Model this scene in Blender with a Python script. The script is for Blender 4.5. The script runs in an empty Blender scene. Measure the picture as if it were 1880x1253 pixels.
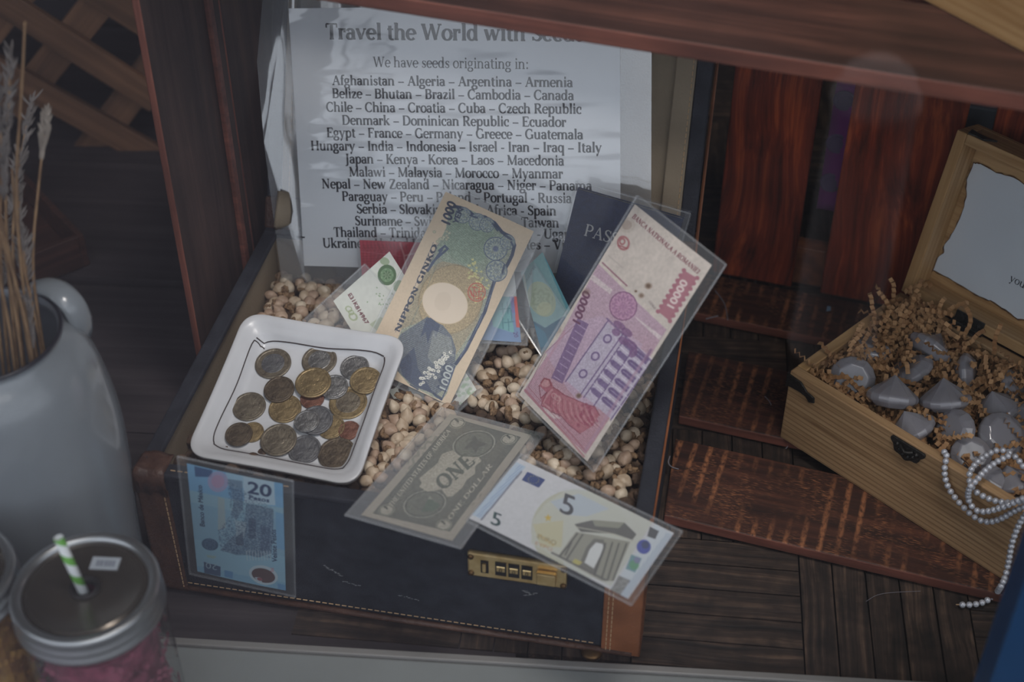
import bpy, bmesh, math, random
import numpy as np
from mathutils import Vector, Matrix, Euler
random.seed(7)
RNG = np.random.default_rng(7)
SC = bpy.context.scene
COL = SC.collection
PI = math.pi
R = math.radians

# ------------------------------------------------------------------ camera
CAM_H, FPX, TILT = 0.84, 2700.0, R(40)
cam_d = bpy.data.cameras.new('camera')
cam = bpy.data.objects.new('camera', cam_d); COL.objects.link(cam)
cam.location = (0, 0, CAM_H)
cam.rotation_euler = (PI/2 - TILT, 0, 0)
cam_d.sensor_width = 36.0
cam_d.lens = FPX/1880*36.0
cam_d.clip_start = 0.02
cam_d.clip_end = 60
cam_d.dof.use_dof = True
cam_d.dof.focus_distance = 1.12
cam_d.dof.aperture_fstop = 5.0
SC.camera = cam

# ------------------------------------------------------------------ view, world, light
SC.view_settings.view_transform = 'Standard'
SC.view_settings.look = 'None'
SC.view_settings.gamma = 1.0
SC.view_settings.use_curve_mapping = False
SC.view_settings.exposure = 0.85
SC.cycles.transparent_max_bounces = 32
SC.cycles.max_bounces = 8
SC.cycles.sample_clamp_indirect = 4.0
SC.cycles.caustics_reflective = False
SC.cycles.caustics_refractive = False

w = bpy.data.worlds.new('overcast_sky'); SC.world = w
w.use_nodes = True
nt = w.node_tree; nt.nodes.clear()
wo = nt.nodes.new('ShaderNodeOutputWorld'); wb = nt.nodes.new('ShaderNodeBackground')
tc = nt.nodes.new('ShaderNodeTexCoord'); sx = nt.nodes.new('ShaderNodeSeparateXYZ')
rp = nt.nodes.new('ShaderNodeValToRGB')
nt.links.new(tc.outputs['Generated'], sx.inputs[0])
nt.links.new(sx.outputs['Z'], rp.inputs['Fac'])
nt.links.new(rp.outputs['Color'], wb.inputs['Color'])
nt.links.new(wb.outputs[0], wo.inputs[0])
# dark street fronts low down, bright cloud above the roofs, duller zenith
el = rp.color_ramp.elements
el[0].position = 0.0; el[0].color = (0.16, 0.17, 0.19, 1)
el[1].position = 1.0; el[1].color = (0.55, 0.62, 0.70, 1)
for p_, c_ in ((0.10, (0.22, 0.24, 0.27, 1)), (0.20, (1.55, 1.68, 1.86, 1)), (0.48, (1.50, 1.62, 1.78, 1)), (0.70, (0.70, 0.77, 0.86, 1))):
    e = el.new(p_); e.color = c_
wb.inputs['Strength'].default_value = 0.47

# daylight coming down the street, softened by cloud
sun_d = bpy.data.lights.new('cloudy_sun', 'SUN'); sun = bpy.data.objects.new('cloudy_sun', sun_d); COL.objects.link(sun)
sun_d.energy = 0.3; sun_d.angle = R(35); sun_d.color = (1.0, 0.97, 0.93)
sun.rotation_euler = (R(38), 0, R(22))

# unseen soft spot added overhead to brighten the suitcase and leave the edges dim
lamp_d = bpy.data.lights.new('added_spot', 'SPOT'); lamp = bpy.data.objects.new('added_spot', lamp_d); COL.objects.link(lamp)
lamp_d.energy = 26; lamp_d.spot_size = R(44); lamp_d.spot_blend = 1.0; lamp_d.shadow_soft_size = 0.16; lamp_d.color = (1.0, 0.95, 0.9)
lamp.location = (0.16, 0.50, 1.42); lamp.rotation_euler = (Vector((0.02, 0.92, 0.16))-Vector(lamp.location)).to_track_quat('-Z', 'Y').to_euler()

# ------------------------------------------------------------------ rays: a pixel of the 1880x1253 frame and a surface give a point
CV = Vector((0, 0, CAM_H))
_F = Vector((0, math.cos(TILT), -math.sin(TILT))); _U = Vector((0, math.sin(TILT), math.cos(TILT))); _R = Vector((1, 0, 0))
def ray(px, py): return _F + _R*((px-940)/FPX) - _U*((py-626.5)/FPX)
def atz(px, py, z=0.0):
    d = ray(px, py); return CV + d*((z-CAM_H)/d.z)
def aty(px, py, y):
    d = ray(px, py); return CV + d*(y/d.y)
def onp(px, py, o, n):
    d = ray(px, py); return CV + d*((Vector(o)-CV).dot(n)/d.dot(n))
def project(p):
    d = Vector(p)-CV; q = d.dot(_F)
    return 940+FPX*d.dot(_R)/q, 626.5-FPX*d.dot(_U)/q

# ------------------------------------------------------------------ materials
MATS = {}
def principled(name):
    m = bpy.data.materials.new(name); m.use_nodes = True
    n = m.node_tree.nodes; return m, n, m.node_tree.links, n['Principled BSDF']
def mat(name, c, rough=0.6, metal=0.0, spec=0.5, var=0.0, vscale=40, bump=0.0, bscale=200, c2=None, trans=0.0, ior=1.45, sss=0.0, stretch=(1, 1, 1), coat=0.0, detail=4, sharp=None):
    if name in MATS: return MATS[name]
    m, n, l, b = principled(name)
    b.inputs['Base Color'].default_value = (*c, 1)
    b.inputs['Roughness'].default_value = rough; b.inputs['Metallic'].default_value = metal
    b.inputs['Specular IOR Level'].default_value = spec; b.inputs['IOR'].default_value = ior
    b.inputs['Transmission Weight'].default_value = trans
    b.inputs['Coat Weight'].default_value = coat
    if sss:
        b.inputs['Subsurface Weight'].default_value = sss
        b.inputs['Subsurface Radius'].default_value = (0.01, 0.01, 0.01)
    tcn = n.new('ShaderNodeTexCoord'); mp = n.new('ShaderNodeMapping'); l.new(tcn.outputs['Object'], mp.inputs[0])
    mp.inputs['Scale'].default_value = stretch
    if c2 is not None or var:
        no = n.new('ShaderNodeTexNoise'); no.inputs['Scale'].default_value = vscale; no.inputs['Detail'].default_value = detail
        l.new(mp.outputs[0], no.inputs[0])
        r = n.new('ShaderNodeValToRGB'); l.new(no.outputs['Fac'], r.inputs[0]); l.new(r.outputs[0], b.inputs['Base Color'])
        ca = c2 if c2 is not None else tuple(x*(1-var) for x in c)
        lo, hi = sharp or (0.3, 0.7)
        r.color_ramp.elements[0].position = lo; r.color_ramp.elements[0].color = (*ca, 1)
        r.color_ramp.elements[1].position = hi; r.color_ramp.elements[1].color = (*c, 1)
    if bump:
        nb = n.new('ShaderNodeTexNoise'); nb.inputs['Scale'].default_value = bscale; nb.inputs['Detail'].default_value = 4; l.new(mp.outputs[0], nb.inputs[0])
        bm = n.new('ShaderNodeBump'); bm.inputs['Strength'].default_value = bump; bm.inputs['Distance'].default_value = 0.002
        l.new(nb.outputs['Fac'], bm.inputs['Height']); l.new(bm.outputs[0], b.inputs['Normal'])
    MATS[name] = m; return m

def wood(name, dark, mid, light, rough=0.6, scale=1.0, saw=0.0, knots=0.0, bump=0.3, spec=0.4, fuzz=None, stripes=None, patch=(14, .55, 1.15)):
    """grain along local x; saw = bright marks across the board; knots = rings"""
    m, n, l, b = principled(name)
    b.inputs['Roughness'].default_value = rough; b.inputs['Specular IOR Level'].default_value = spec
    tcn = n.new('ShaderNodeTexCoord'); oi = n.new('ShaderNodeObjectInfo')
    ad = n.new('ShaderNodeVectorMath'); ad.operation = 'ADD'; l.new(tcn.outputs['Object'], ad.inputs[0])
    sc_ = n.new('ShaderNodeVectorMath'); sc_.operation = 'SCALE'; sc_.inputs['Scale'].default_value = 7.3
    cb = n.new('ShaderNodeCombineXYZ')
    for i in range(3): l.new(oi.outputs['Random'], cb.inputs[i])
    l.new(cb.outputs[0], sc_.inputs[0]); l.new(sc_.outputs[0], ad.inputs[1])
    # distortion
    nd = n.new('ShaderNodeTexNoise'); nd.inputs['Scale'].default_value = 9*scale; nd.inputs['Detail'].default_value = 2
    m1 = n.new('ShaderNodeMapping'); m1.inputs['Scale'].default_value = (0.5, 1, 1); l.new(ad.outputs[0], m1.inputs[0]); l.new(m1.outputs[0], nd.inputs[0])
    ds = n.new('ShaderNodeVectorMath'); ds.operation = 'SCALE'; ds.inputs['Scale'].default_value = 0.02+0.05*knots
    l.new(nd.outputs['Color'], ds.inputs[0])
    a2 = n.new('ShaderNodeVectorMath'); a2.operation = 'ADD'; l.new(ad.outputs[0], a2.inputs[0]); l.new(ds.outputs[0], a2.inputs[1])
    mg = n.new('ShaderNodeMapping'); mg.inputs['Scale'].default_value = (4*scale, 130*scale, 130*scale); l.new(a2.outputs[0], mg.inputs[0])
    ng = n.new('ShaderNodeTexNoise'); ng.inputs['Scale'].default_value = 1.0; ng.inputs['Detail'].default_value = 5; ng.inputs['Roughness'].default_value = 0.65
    l.new(mg.outputs[0], ng.inputs[0])
    r = n.new('ShaderNodeValToRGB'); l.new(ng.outputs['Fac'], r.inputs[0])
    r.color_ramp.elements[0].position = 0.32; r.color_ramp.elements[0].color = (*dark, 1)
    r.color_ramp.elements[1].position = 0.72; r.color_ramp.elements[1].color = (*light, 1)
    q = r.color_ramp.elements.new(0.52); q.color = (*mid, 1)
    out = r.outputs[0]
    # large patches
    nl = n.new('ShaderNodeTexNoise'); nl.inputs['Scale'].default_value = patch[0]*scale; nl.inputs['Detail'].default_value = 3; l.new(a2.outputs[0], nl.inputs[0])
    mr = n.new('ShaderNodeMapRange'); mr.inputs[1].default_value = 0.3; mr.inputs[2].default_value = 0.7; mr.inputs[3].default_value = patch[1]; mr.inputs[4].default_value = patch[2]
    l.new(nl.outputs['Fac'], mr.inputs[0])
    mx = n.new('ShaderNodeMix'); mx.data_type = 'RGBA'; mx.blend_type = 'MULTIPLY'; mx.inputs[0].default_value = 1.0
    l.new(out, mx.inputs[6]); l.new(mr.outputs[0], mx.inputs[7]); out = mx.outputs[2]
    def mathn(op, a_, b_=None):
        q = n.new('ShaderNodeMath'); q.operation = op; q.use_clamp = op in ('MAXIMUM', 'ADD')
        for i, v in enumerate((a_, b_)):
            if v is None: continue
            if isinstance(v, (int, float)): q.inputs[i].default_value = v
            else: l.new(v, q.inputs[i])
        return q.outputs[0]
    def rng(v, lo, hi, top):
        q = n.new('ShaderNodeMapRange'); q.inputs[1].default_value = lo; q.inputs[2].default_value = hi; q.inputs[3].default_value = 0; q.inputs[4].default_value = top; l.new(v, q.inputs[0]); return q.outputs[0]
    def wave(direction, per, dist, stretch):
        mw = n.new('ShaderNodeMapping'); mw.inputs['Scale'].default_value = stretch; l.new(ad.outputs[0], mw.inputs[0])
        wv_ = n.new('ShaderNodeTexWave'); wv_.bands_direction = direction; wv_.inputs['Scale'].default_value = 2*PI/(20*per); wv_.inputs['Distortion'].default_value = dist
        wv_.inputs['Detail'].default_value = 2; wv_.inputs['Detail Scale'].default_value = .35; l.new(mw.outputs[0], wv_.inputs[0]); return wv_.outputs['Fac']
    def noise(scl, det=3):
        mw = n.new('ShaderNodeMapping'); mw.inputs['Scale'].default_value = scl; l.new(ad.outputs[0], mw.inputs[0])
        q = n.new('ShaderNodeTexNoise'); q.inputs['Scale'].default_value = 1; q.inputs['Detail'].default_value = det; l.new(mw.outputs[0], q.inputs[0]); return q.outputs['Fac']
    def over(fac, col):
        nonlocal out
        q = n.new('ShaderNodeMix'); q.data_type = 'RGBA'; l.new(fac, q.inputs[0]); l.new(out, q.inputs[6]); q.inputs[7].default_value = (*col, 1); out = q.outputs[2]
    if saw:         # saw marks across the board, and lifted fibres along it
        lines = mathn('MULTIPLY', rng(wave('X', .0125, 2.2, (1, .12, .12)), .62, .98, saw), rng(noise((26, 16, 16), 2), .42, .62, 1.0))
        fib = mathn('MULTIPLY', rng(noise((190, 900, 900), 2), .5, .72, saw*.9), rng(noise((40, 30, 30), 3), .42, .66, 1.0))
        over(mathn('MAXIMUM', mathn('MULTIPLY', lines, rng(noise((300, 200, 200), 2), .3, .6, 1.0)), fib), fuzz or light)
    if stripes:     # straight darker growth lines along the board
        over(rng(wave('Z', stripes, 1.1, (.10, .35, 1)), .62, .97, .62), dark)
    l.new(out, b.inputs['Base Color'])
    bm = n.new('ShaderNodeBump'); bm.inputs['Strength'].default_value = bump; bm.inputs['Distance'].default_value = 0.001
    l.new(ng.outputs['Fac'], bm.inputs['Height']); l.new(bm.outputs[0], b.inputs['Normal'])
    MATS[name] = m; return m

def clear(name, milky=0.05, rough=0.06, refl=1.0, tint=(1, 1, 1), milk=(0.75, 0.78, 0.82), bump=0.0, bscale=20, stretch=(1, 1, 1), bdetail=1.0):
    """thin clear plastic or glass sheet: see-through, reflecting by angle, a little milky"""
    m = bpy.data.materials.new(name); m.use_nodes = True
    n = m.node_tree.nodes; l = m.node_tree.links; n.clear()
    o = n.new('ShaderNodeOutputMaterial'); tr = n.new('ShaderNodeBsdfTransparent'); tr.inputs[0].default_value = (*tint, 1)
    gl = n.new('ShaderNodeBsdfGlossy'); gl.inputs['Roughness'].default_value = rough
    df = n.new('ShaderNodeBsdfDiffuse'); df.inputs[0].default_value = (*milk, 1)
    fr = n.new('ShaderNodeFresnel'); ge = n.new('ShaderNodeNewGeometry'); mi = n.new('ShaderNodeMapRange')
    mi.inputs[3].default_value = 1.48; mi.inputs[4].default_value = 1/1.48      # same reflection from both faces of a thin sheet
    l.new(ge.outputs['Backfacing'], mi.inputs[0]); l.new(mi.outputs[0], fr.inputs['IOR'])
    mu = n.new('ShaderNodeMath'); mu.operation = 'MULTIPLY'; mu.inputs[1].default_value = refl; mu.use_clamp = True; l.new(fr.outputs[0], mu.inputs[0])
    m1 = n.new('ShaderNodeMixShader'); m1.inputs[0].default_value = milky; l.new(tr.outputs[0], m1.inputs[1]); l.new(df.outputs[0], m1.inputs[2])
    m2 = n.new('ShaderNodeMixShader'); l.new(mu.outputs[0], m2.inputs[0]); l.new(m1.outputs[0], m2.inputs[1]); l.new(gl.outputs[0], m2.inputs[2])
    l.new(m2.outputs[0], o.inputs[0])
    if bump:
        tcn = n.new('ShaderNodeTexCoord'); mp = n.new('ShaderNodeMapping'); mp.inputs['Scale'].default_value = stretch; l.new(tcn.outputs['Object'], mp.inputs[0])
        nb = n.new('ShaderNodeTexNoise'); nb.inputs['Scale'].default_value = bscale; nb.inputs['Detail'].default_value = bdetail; l.new(mp.outputs[0], nb.inputs[0])
        bm = n.new('ShaderNodeBump'); bm.inputs['Strength'].default_value = bump; bm.inputs['Distance'].default_value = 0.004
        l.new(nb.outputs['Fac'], bm.inputs['Height']); l.new(bm.outputs[0], gl.inputs['Normal']); l.new(bm.outputs[0], fr.inputs['Normal'])
    MATS[name] = m; return m

def print_mat(name, rough=0.6, spec=0.3):
    m, n, l, b = principled(name)
    at = n.new('ShaderNodeAttribute'); at.attribute_name = 'print'; l.new(at.outputs['Color'], b.inputs['Base Color'])
    b.inputs['Roughness'].default_value = rough; b.inputs['Specular IOR Level'].default_value = spec
    MATS[name] = m; return m

def s2l(c):
    c = np.asarray(c, float)/255.0
    return np.where(c <= 0.04045, c/12.92, ((c+0.055)/1.055)**2.4)
def L(r, g, b): return tuple(float(x) for x in s2l((r, g, b)))

# ------------------------------------------------------------------ mesh building
class MB:
    def __init__(s): s.v = []; s.f = []
    def add(s, vs, fs, M=None):
        b = len(s.v)
        s.v += [tuple(M @ Vector(p)) if M is not None else tuple(p) for p in vs]
        s.f += [tuple(b+i for i in f) for f in fs]; return s
    def box(s, x0, x1, y0, y1, z0, z1, M=None):
        return s.add([(x0,y0,z0),(x1,y0,z0),(x1,y1,z0),(x0,y1,z0),(x0,y0,z1),(x1,y0,z1),(x1,y1,z1),(x0,y1,z1)],
                     [(0,3,2,1),(4,5,6,7),(0,1,5,4),(1,2,6,5),(2,3,7,6),(3,0,4,7)], M)
    def prism(s, poly, z0, z1, M=None):
        n = len(poly)
        return s.add([(x,y,z0) for x,y in poly]+[(x,y,z1) for x,y in poly],
                     [tuple(range(n-1,-1,-1)), tuple(range(n,2*n))]+[(i,(i+1)%n,n+(i+1)%n,n+i) for i in range(n)], M)
    def lathe(s, prof, n=48, M=None, cap0=False, cap1=False):
        vs = [(r*math.cos(2*PI*k/n), r*math.sin(2*PI*k/n), z) for r, z in prof for k in range(n)]
        fs = [(i*n+k, i*n+(k+1)%n, (i+1)*n+(k+1)%n, (i+1)*n+k) for i in range(len(prof)-1) for k in range(n)]
        if cap0: fs.append(tuple(range(n-1,-1,-1)))
        if cap1: fs.append(tuple((len(prof)-1)*n+k for k in range(n)))
        return s.add(vs, fs, M)
    def tube(s, pts, rad, n=8, cap=True, flat=1.0):
        pts = [Vector(p) for p in pts]; m = len(pts)
        if not hasattr(rad, '__len__'): rad = [rad]*m
        vs = []; up = None
        for i, p in enumerate(pts):
            t = (pts[min(i+1,m-1)]-pts[max(i-1,0)]).normalized()
            if up is None:
                up = Vector((0,0,1)) if abs(t.z) < 0.9 else Vector((0,1,0))
            a = (up - t*up.dot(t)).normalized(); up = a; b = t.cross(a)
            for k in range(n):
                q = 2*PI*k/n; vs.append(p + (a*math.cos(q)*flat + b*math.sin(q))*rad[i])
        fs = [(i*n+k, i*n+(k+1)%n, (i+1)*n+(k+1)%n, (i+1)*n+k) for i in range(m-1) for k in range(n)]
        if cap: fs += [tuple(range(n-1,-1,-1)), tuple((m-1)*n+k for k in range(n))]
        return s.add(vs, fs)
    def ball(s, c, r, nu=10, nv=6, sq=(1,1,1)):
        prof = [(math.sin(PI*j/nv), -math.cos(PI*j/nv)) for j in range(nv+1)]
        prof[0] = (0.001,-1); prof[-1] = (0.001,1)
        return s.lathe(prof, nu, Matrix.Translation(Vector(c)) @ Matrix.Diagonal((r*sq[0], r*sq[1], r*sq[2], 1)), True, True)
    def obj(s, name, m, parent=None, loc=None, rot=None, mx=None, smooth=False, bevel=0, seg=2, local=False):
        me = bpy.data.meshes.new(name); me.from_pydata(s.v, [], s.f); me.update()
        if smooth: me.polygons.foreach_set('use_smooth', [True]*len(me.polygons))
        o = bpy.data.objects.new(name, me); COL.objects.link(o)
        for k in (m if isinstance(m, (list, tuple)) else [m]): me.materials.append(k)
        if parent: o.parent = parent
        if loc is not None: o.location = loc
        if rot is not None: o.rotation_euler = rot
        if mx is not None: o.matrix_local = mx
        if bevel:
            b = o.modifiers.new('bevel', 'BEVEL'); b.width = bevel; b.segments = seg; b.limit_method = 'ANGLE'; b.angle_limit = R(40)
            b.harden_normals = False
        return o
def tag(o, label, cat, group=None, kind=None):
    o['label'] = label; o['category'] = cat
    if group: o['group'] = group
    if kind: o['kind'] = kind
    return o
def thing(name, label, cat, loc=(0,0,0), rot=(0,0,0), group=None):
    o = bpy.data.objects.new(name, None); COL.objects.link(o); o.empty_display_size = 0.02
    o.location = loc; o.rotation_euler = rot
    return tag(o, label, cat, group)
def struct(o):
    o['kind'] = 'structure'; return o
def copy_tree(o, parent=None):
    c = o.copy(); COL.objects.link(c)
    if parent: c.parent = parent
    for ch in list(o.children): copy_tree(ch, c)
    return c
def aim(zdir, xdir=(1,0,0)):
    """rotation with local z along zdir, local x as near xdir as possible"""
    z = Vector(zdir).normalized(); x = Vector(xdir); x = (x - z*x.dot(z)).normalized(); y = z.cross(x)
    return Matrix((x, y, z)).transposed()

# ------------------------------------------------------------------ serif lettering drawn from strokes
TK, TN, SF = 0.098, 0.045, 0.042
XH, CH, AH, DH = 0.47, 0.68, 0.72, -0.22
def V(x, y0, y1, w=TK): return ([(x,y0),(x,y1)], [w,w])
def H(y, x0, x1, w=TN): return ([(x0,y),(x1,y)], [w,w])
def D(x0, y0, x1, y1, w=TK): return ([(x0,y0),(x1,y1)], [w,w])
def A(cx, cy, rx, ry, a0, a1, tk=TK, tn=TN):
    n = max(5, int(abs(a1-a0)/15)); ps = []; ws = []
    for i in range(n+1):
        a = R(a0+(a1-a0)*i/n); ps.append((cx+rx*math.cos(a), cy+ry*math.sin(a))); ws.append(tn+(tk-tn)*abs(math.cos(a))**1.3)
    return (ps, ws)
def S(x, y, h=0.1): return ([(x-h,y),(x+h,y)], [SF,SF])
def sb(x): return S(x, SF/2)
def st(x, y): return ([(x-0.1,y-SF/2),(x+0.04,y-SF/2)], [SF,SF])
def SC2(x, top=CH): return [S(x, SF/2), S(x, top-SF/2)]
def O(cx, cy, rx, ry): return A(cx, cy, rx, ry, 0, 360)
def dot(x, y): return ([(x-0.055,y),(x+0.055,y)], [0.11,0.11])
G = {
' ': (0.25, []),
'a': (0.46, [V(.34,.02,.33), A(.2,.32,.14,.13,165,0), O(.2,.14,.13,.125), H(.03,.34,.44)]),
'b': (0.52, [V(.11,0,AH), st(.11,AH), O(.28,.235,.16,.225)]),
'c': (0.43, [A(.25,.235,.18,.225,45,315), dot(.36,.36)]),
'd': (0.54, [V(.4,0,AH), st(.4,AH), O(.23,.235,.16,.225), H(.02,.4,.5)]),
'e': (0.46, [A(.24,.235,.18,.225,0,318), H(.25,.08,.4)]),
'f': (0.31, [V(.13,0,.56), A(.25,.56,.12,.14,180,50), H(XH-.02,.02,.28,SF), sb(.13)]),
'g': (0.48, [O(.21,.31,.14,.15), O(.22,-.08,.18,.12), D(.12,.2,.12,.04,TN), H(.43,.3,.45)]),
'h': (0.56, [V(.11,0,AH), st(.11,AH), A(.27,.3,.155,.15,180,0), V(.42,0,.3), sb(.11), sb(.43)]),
'i': (0.27, [V(.14,0,XH), st(.14,XH), sb(.14), dot(.13,.63)]),
'j': (0.27, [V(.14,-.1,XH), st(.14,XH), A(.04,-.1,.1,.1,0,-120), dot(.13,.63)]),
'k': (0.54, [V(.11,0,AH), st(.11,AH), D(.14,.2,.4,.45,TN), D(.23,.28,.43,.02), sb(.11), sb(.44), S(.41,.45,.08)]),
'l': (0.27, [V(.14,0,AH), st(.14,AH), sb(.14)]),
'm': (0.84, [V(.11,0,XH), st(.11,XH), A(.26,.3,.145,.15,180,0), V(.41,0,.3), A(.56,.3,.145,.15,180,0), V(.71,0,.3), sb(.11), sb(.41), sb(.71)]),
'n': (0.57, [V(.11,0,XH), st(.11,XH), A(.27,.3,.155,.15,180,0), V(.42,0,.3), sb(.11), sb(.43)]),
'o': (0.49, [O(.245,.235,.19,.225)]),
'p': (0.53, [V(.11,DH,XH), st(.11,XH), O(.28,.235,.165,.225), S(.11,DH)]),
'q': (0.53, [V(.41,DH,XH), O(.24,.235,.165,.225), S(.41,DH)]),
'r': (0.39, [V(.12,0,XH), st(.12,XH), sb(.12), A(.26,.31,.13,.13,170,60), dot(.32,.39)]),
's': (0.39, [([(.32,.38),(.26,.44),(.18,.445),(.1,.4),(.09,.33),(.15,.27),(.24,.22),(.31,.16),(.31,.08),(.24,.02),(.15,.015),(.07,.08)], [TN,TN,TN,.07,.08,TK,TK,.09,.08,TN,TN,TN]), V(.33,.34,.44,.04), V(.06,.03,.13,.04)]),
't': (0.33, [V(.14,.1,.6), A(.25,.12,.11,.11,180,300), H(XH-.02,.02,.3,SF)]),
'u': (0.57, [V(.11,.16,XH), A(.26,.16,.15,.15,180,360), V(.42,0,XH), st(.11,XH), st(.42,XH), H(.02,.42,.52)]),
'v': (0.5, [D(.08,.45,.25,.01), D(.25,.01,.42,.45,TN), S(.08,.45,.08), S(.42,.45,.07)]),
'w': (0.74, [D(.08,.45,.22,.01), D(.22,.01,.37,.45,TN), D(.37,.45,.51,.01), D(.51,.01,.66,.45,TN), S(.08,.45,.08), S(.66,.45,.07), S(.37,.45,.06)]),
'x': (0.5, [D(.08,.45,.42,.01), D(.08,.01,.42,.45,TN), S(.1,.45,.08), S(.4,.45,.07), S(.08,.02,.07), S(.42,.02,.08)]),
'y': (0.5, [D(.08,.45,.26,.01), D(.42,.45,.18,-.18,TN), S(.08,.45,.08), S(.42,.45,.07), dot(.14,-.17)]),
'z': (0.44, [H(.445,.06,.38,SF), H(.02,.06,.38,SF), D(.08,.02,.36,.44), V(.06,.34,.44,.04), V(.39,.02,.12,.04)]),
'A': (0.68, [D(.1,.01,.33,.67,TN), D(.33,.67,.57,.01), H(.24,.2,.48), S(.1,.02,.09), S(.57,.02,.1)]),
'B': (0.6, [V(.14,0,CH), *SC2(.14), A(.3,.51,.17,.15,90,-90), A(.3,.19,.2,.17,90,-90), H(CH-.02,.1,.3), H(.355,.14,.3), H(.02,.1,.3)]),
'C': (0.64, [A(.35,.34,.27,.33,50,310), V(.55,.48,.66,.04), V(.55,.03,.18,.04)]),
'D': (0.7, [V(.14,0,CH), *SC2(.14), A(.3,.34,.3,.32,90,-90), H(CH-.02,.1,.3), H(.02,.1,.3)]),
'E': (0.58, [V(.14,0,CH), *SC2(.14), H(CH-.02,.1,.5), H(.35,.14,.38), H(.02,.1,.52), V(.5,.52,.67,.04), V(.53,.01,.16,.04), V(.38,.28,.42,.04)]),
'F': (0.55, [V(.14,0,CH), *SC2(.14), H(CH-.02,.1,.5), H(.35,.14,.36), V(.5,.52,.67,.04), V(.37,.28,.42,.04)]),
'G': (0.7, [A(.35,.34,.27,.33,50,330), V(.55,.48,.66,.04), V(.57,.02,.28), S(.56,.28)]),
'H': (0.74, [V(.14,0,CH), *SC2(.14), V(.58,0,CH), *SC2(.58), H(.35,.14,.58)]),
'I': (0.32, [V(.16,0,CH), *SC2(.16)]),
'J': (0.38, [V(.2,-.05,CH), S(.2,CH-SF/2), A(.09,-.05,.11,.11,0,-120)]),
'K': (0.66, [V(.14,0,CH), *SC2(.14), D(.18,.28,.5,.66,TN), D(.28,.4,.56,.01), S(.5,.66,.09), S(.56,.02,.1)]),
'L': (0.56, [V(.14,0,CH), *SC2(.14), H(.02,.1,.5), V(.51,.01,.17,.04)]),
'M': (0.86, [V(.13,0,CH,TN), D(.14,.67,.42,.03), D(.42,.03,.7,.67,TN), V(.71,0,CH), S(.13,.02,.09), S(.71,.02,.1), S(.12,.66,.07), S(.72,.66,.08)]),
'N': (0.74, [V(.14,0,CH,TN), D(.14,.67,.58,.02), V(.58,0,CH,TN), S(.14,.02,.09), S(.12,.66,.08), S(.58,.66,.09)]),
'O': (0.7, [O(.35,.34,.27,.33)]),
'P': (0.58, [V(.14,0,CH), *SC2(.14), A(.3,.49,.19,.17,90,-90), H(CH-.02,.1,.3), H(.32,.14,.3)]),
'R': (0.64, [V(.14,0,CH), *SC2(.14), A(.3,.5,.18,.16,90,-90), H(CH-.02,.1,.3), H(.34,.14,.3), D(.3,.34,.53,.02), S(.54,.02,.09)]),
'S': (0.5, [([(.41,.54),(.34,.63),(.24,.66),(.14,.62),(.09,.54),(.12,.44),(.22,.37),(.33,.3),(.42,.22),(.42,.13),(.34,.04),(.23,.02),(.13,.06),(.07,.16)], [TN,TN,TN,.07,.09,TK,TK,TK,TK,.09,.07,TN,TN,TN]), V(.42,.5,.66,.04), V(.07,.02,.18,.04)]),
'T': (0.6, [V(.3,0,CH), sb(.3), H(CH-.02,.05,.55), V(.05,.5,.67,.04), V(.55,.5,.67,.04)]),
'U': (0.7, [V(.14,.2,CH), S(.14,CH-SF/2), A(.35,.22,.21,.2,180,360), V(.56,.2,CH,TN), S(.56,CH-SF/2)]),
'V': (0.66, [D(.1,.67,.33,.01), D(.33,.01,.56,.67,TN), S(.1,.66), S(.56,.66,.09)]),
'W': (0.96, [D(.1,.67,.29,.01), D(.29,.01,.48,.67,TN), D(.48,.67,.67,.01), D(.67,.01,.86,.67,TN), S(.1,.66), S(.86,.66,.09), S(.48,.66,.08)]),
'Y': (0.62, [D(.08,.67,.3,.32), D(.3,.32,.52,.67,TN), V(.3,0,.32), sb(.3), S(.08,.66), S(.52,.66,.09)]),
'Z': (0.58, [H(CH-.02,.08,.5,SF), H(.02,.06,.52,SF), D(.09,.02,.48,.66), V(.08,.5,.67,.04), V(.52,.01,.17,.04)]),
'–': (0.5, [H(.23,.02,.48,.05)]), '-': (0.32, [H(.23,.03,.29,.055)]),
':': (0.26, [dot(.13,.06), dot(.13,.4)]), '.': (0.25, [dot(.12,.06)]), '&': (0.7, [O(.3,.52,.12,.14), O(.28,.17,.19,.16), D(.2,.42,.58,.02)]),
}
def ribbon(ps, ws):
    n = len(ps); vs = []; fs = []
    for i in range(n):
        a = ps[max(i-1,0)]; b = ps[min(i+1,n-1)]
        dx, dy = b[0]-a[0], b[1]-a[1]; q = math.hypot(dx,dy) or 1e-9
        nx, ny = -dy/q*ws[i]/2, dx/q*ws[i]/2
        vs += [(ps[i][0]+nx, ps[i][1]+ny), (ps[i][0]-nx, ps[i][1]-ny)]
    for i in range(n-1): fs.append((2*i, 2*i+1, 2*i+3, 2*i+2))
    return vs, fs
def serif_text(txt, bold=1.0):
    """quads of a line of lettering; returns verts (x,y in em), faces, advance width"""
    vs = []; fs = []; x = 0
    for ch in txt:
        adv, strokes = G.get(ch, G[' '])
        for ps, ws in strokes:
            v, f = ribbon(ps, [q*bold for q in ws]); b = len(vs)
            vs += [(p[0]+x, p[1]) for p in v]; fs += [tuple(i+b for i in q) for q in f]
        x += adv
    return vs, fs, x
_sans = {}
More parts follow.
